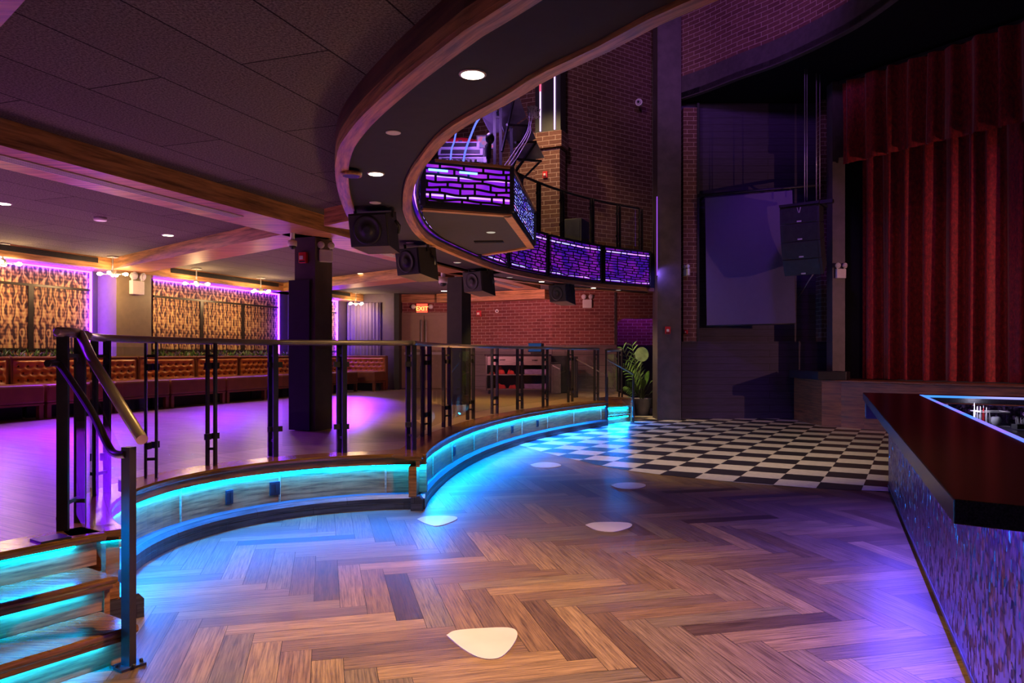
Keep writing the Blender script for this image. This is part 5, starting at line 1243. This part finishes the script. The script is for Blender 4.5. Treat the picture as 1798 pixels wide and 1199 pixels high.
# ---- line array, screen, curtains
la = D(1403, 361, 15.3); arr = thing('line_array', 'black hanging line array of four speaker boxes beside the grey screen', 'speaker', la, rad(-38))
w, d, h = .79, .50, .355; yb, zb = 0.0, 0.0
MB().box((-w/2, -.04, .0), (w/2, d+.10, .05)).build('fly_bar', M['black_plastic'], arr, local=True); MB().box((w/2-.1, .05, .0), (w/2+.24, .16, .07)).build('bracket', M['black_plastic'], arr, local=True)
for k, tl in enumerate((3, 9, 16, 24)):
    t_ = rad(tl); dn = Vector((0, math.sin(t_), -math.cos(t_))); fw = Vector((0, math.cos(t_), math.sin(t_))); o = Vector((0, yb, zb-.005))
    cab = MB().add([o+Vector((sx*w/2*(.86 if b else 1), 0, 0))+fw*(d if b else 0)+dn*(h*(.86 if b else 1) if z else (h*.04 if b else 0)) for b in (0, 1) for z in (0, 1) for sx in (-1, 1)], [(0, 1, 3, 2), (4, 6, 7, 5), (0, 2, 6, 4), (1, 5, 7, 3), (0, 4, 5, 1), (2, 3, 7, 6)]).build('speaker_box', M['cabinet'], arr, local=True, bevel=.008)
    c = o+dn*h*.5-fw*.004; MB().obox(c, (1, 0, 0), dn, fw, w*.43, h*.45, .006).build('grille', M['grille'], cab, local=True)
    c = o+dn*h*.88-fw*.014; MB().obox(c, (1, 0, 0), dn, fw, .045, .014, .004).build('badge', M['blank'], cab, local=True)
    if k == 0:
        m = MB(); c = o+dn*h*.25-fw*.016
        for sx in (-1, 1): m.bar(c+Vector((sx*.035, 0, 0))-dn*.06, c+Vector((sx*.008, 0, 0))+dn*.05, .014, .008)
        m.build('emblem', M['blank'], cab, local=True)
    yb, zb = o.y+dn.y*h, o.z+dn.z*h
for px, Y, yb_ in ((1413, 15.5, 355), (1417, 15.5, 352), (1433.5, 15.7, 355), (1439.5, 15.8, 350)): 
    q = D(px, yb_, Y); MB().tube([(0, 0, 0), Vector((0, 0, 7.38-q.z))], .010, 6).build('lift_cable', M['steel'], None)
    o = bpy.data.objects['lift_cable'] if px == 1413 else None
for o in [o for o in bpy.data.objects if o.name.startswith('lift_cable')]: pass
# the four hoisting cables of the line array
for o, (px, Y, y_) in zip([o for o in bpy.data.objects if o.name.startswith('lift_cable')], ((1413, 15.5, 355), (1417, 15.5, 352), (1433.5, 15.7, 355), (1439.5, 15.8, 350))):
    q = D(px, y_, Y); o.location = q; label(o, {1413: 'leftmost hoisting cable above the line array', 1417: 'second hoisting cable from the left above the line array', 1433.5: 'third hoisting cable from the left above the line array', 1439.5: 'rightmost hoisting cable above the line array'}[px], 'cable', 'hoisting cables of the line array')
label(MB().tube([D(1433, 474, 15.9), D(1420, 493, 16.3), D(1402, 522, 17.0)], .014, 6).build('brace_rod', M['steel']), 'thin slanting steel rod below the line array', 'rod')
sc = thing('projection_screen', 'large plain grey screen on the dark niche wall', 'screen', D(1318, 571, 16.9))
TL, TR, BR_, BL_ = D(1238, 348, 17.25), D(1391, 334, 16.5), D(1397, 567, 16.5), D(1241, 571, 17.25)
quad_slab([TL, BL_, BR_, TR], -.03, 'screen_surface', M['lilac_screen'], sc)
MB().tube([TL+Vector((-.15, .08, .07)), TR+Vector((.6, -.12, .09))], .035, 8).build('top_bar', M['black_plastic'], sc)
MB().tube([BL_+Vector((0, .03, -.01)), BR_+Vector((0, .03, -.01))], .018, 8).build('bottom_bar', M['black_plastic'], sc)
for p in (TL, TR): MB().bar(p+Vector((0, .1, .05)), (p.x, 17.6, p.z+.05), .04, .04).build('bracket', M['black_plastic'], sc)
def drape(name, lab, P, z0, z1, fold, amp, seed, mat, sharp=1.0, scallop=0.0, rows=14):
    rnd = random.Random(seed); P, at = path_between(P, 0, 1e9) if False else (P, None)
    L = [0.0]
    for a, b in zip(P, P[1:]): L.append(L[-1]+math.hypot(b[0]-a[0], b[1]-a[1]))
    T = L[-1]; n = int(T/fold*10); ph, pos = 0.0, []; V, U = [], []
    fr = [rnd.uniform(.75, 1.3) for _ in range(int(T/fold)*2+40)]; am = [rnd.uniform(.55, 1.2) for _ in fr]
    cum = 0.0
    for i in range(n+1):
        s = T*i/n; k = 0
        while k < len(P)-2 and L[k+1] < s: k += 1
        t = Vector((P[k+1][0]-P[k][0], P[k+1][1]-P[k][1])).normalized(); p = Vector(P[k])+t*(s-L[k]); nn = Vector((-t.y, t.x)); c = int(cum); cum += (T/n)/(fold*fr[c])
        w = math.sin(2*PI*cum); w = math.copysign(abs(w)**sharp, w)*am[int(cum)]; w2 = .25*math.sin(2*PI*cum*2.3+seed)
        for j in range(rows+1):
            v = j/rows; q = p+nn*(amp*(w+w2)*(1.0-.35*v)+.02*math.sin(3*v+cum)); zz = z0+(z1-z0)*v
            if j == 0: zz += scallop*w
            V.append((q.x, q.y, zz)); U.append((s*1.6, zz))
    R = rows+1; Fs = [(i*R+j, (i+1)*R+j, (i+1)*R+j+1, i*R+j+1) for i in range(n) for j in range(rows)]
    o = MB().add(V, Fs, uvs=[[U[q] for q in f] for f in Fs], sm=True).build(name, mat, fix=False)
    return label(o, lab, 'curtain')
drape('stage_curtain', 'dark red velvet main curtain hanging full height on the stage', [(7.44, 16.02), (8.0, 15.2), (9.55, 12.9), (10.85, 10.95)], .985, 7.30, .40, .17, 3, M['curtain'])
drape('curtain_valance', 'dark red pleated velvet valance across the top of the stage', [(6.98, 15.95), (7.4, 15.25), (8.95, 12.75), (10.3, 10.7)], 5.52, 7.24, .42, .13, 8, M['curtain'], sharp=.6, scallop=.025, rows=6)
MB_ = MB()
label(MB().bar((6.95, 16.0, 7.27), (10.3, 10.7, 7.27), .06, .06).build('curtain_track', M['black_plastic']), 'black curtain track above the red valance', 'track')
# ---- potted palm between the corner steps and the big column
pb = G(1128, 729, 0); pl_ = thing('potted_palm', 'potted palm with broad green leaves in a pale grey pot beside the big column', 'plant', pb)
MB().lathe(pb, [(.15, 0), (.165, .01), (.215, .40), (.235, .42), (.21, .42), (.195, .36)], 24).build('pot', M['pot'], pl_)
MB().lathe(pb+Vector((0, 0, .36)), [(.19, 0), (.19, .01)], 20).build('soil', M['soil'], pl_)
rnd = random.Random(21); top = pb+Vector((0, 0, .37))
def blade(m, a, b, width, bend, mi=0, n=8, up=Vector((0, -.6, .8))):
    a = Vector(a); b = Vector(b); d = b-a; s = d.cross(up).normalized(); V = []
    for i in range(n+1):
        t = i/n; p = a+d*t+Vector((0, 0, 1))*bend*math.sin(PI*t*.9); wd = width*math.sin(PI*min(1, t*.96+.04))**.8*(1-.2*t); f = s.cross(d.normalized())*wd*.25
        V += [p-s*wd+f, p, p+s*wd+f]
    m.add(V, [(3*i+j, 3*i+j+1, 3*i+j+4, 3*i+j+3) for i in range(n) for j in (0, 1)], mi=mi, sm=True)
def frond(m, a, b, bend, lw, nl=9, mi=0):
    a = Vector(a); b = Vector(b); d = b-a; pts = [a+d*t/10+Vector((0, 0, 1))*bend*math.sin(PI*t/10*.9) for t in range(11)]
    m.tube(pts, .006, 5, mi=2)
    side = d.cross(Vector((0, -1, .2))).normalized()
    for k in range(nl):
        t = .25+.75*k/(nl-1); i = min(9, int(t*10)); p = pts[i]+(pts[i+1]-pts[i])*(t*10-i); dr = (pts[min(10, i+1)]-pts[i]).normalized(); L = lw*(1.1-.6*abs(t-.5))
        for sg in (-1, 1): blade(m, p, p+(dr*.75+side*sg*.8+Vector((0, 0, -.15))).normalized()*L, L*.10, .02, mi, 4)
targets = [((1094, 614), 18.0, 'f'), ((1098, 645), 17.9, 'f'), ((1140, 652), 18.2, 'b'), ((1153, 690), 18.2, 'b'), ((1099, 680), 18.0, 'f'), ((1116, 636), 18.2, 'f'), ((1107, 662), 18.0, 'b'), ((1131, 668), 17.9, 'b'), ((1147, 670), 18.1, 'b'), ((1110, 610), 18.3, 'f'), ((1122, 655), 18.0, 'b')]
for (px, py), Y, kd in targets:
    m = MB(); e = D(px, py, Y)
    if kd == 'f': frond(m, top+Vector((rnd.uniform(-.06, .06), 0, 0)), e, .08, .22); 
    else:
        mid = top+(e-top)*.45+Vector((0, 0, .05)); m.tube(catmull([top+Vector((rnd.uniform(-.05, .05), 0, 0)), top+(mid-top)*.5+Vector((0, 0, .06)), mid], 4), .008, 6, mi=2); blade(m, mid, e, .07, .06, 0)
    m.build('leaf_frond', [M['leaf'], M['leaf2'], M['stem']], pl_, fix=False)
m = MB(); c = D(1127, 622, 18.0); m.tube(catmull([top, top+(c-top)*.5+Vector((-.05, 0, .04)), c-Vector((0, 0, .16))], 6), .009, 6, mi=1)
n = 20; V = [c+Vector((0, -.02, 0))]+[c+Vector((.165*math.cos(2*PI*k/n), .02*math.sin(4*PI*k/n), .175*math.sin(2*PI*k/n))) for k in range(n)]
m.add(V, [(0, k+1, (k+1) % n+1) for k in range(n)], mi=0, sm=True); m.build('round_leaf', [M['leaf2'], M['stem']], pl_, fix=False)
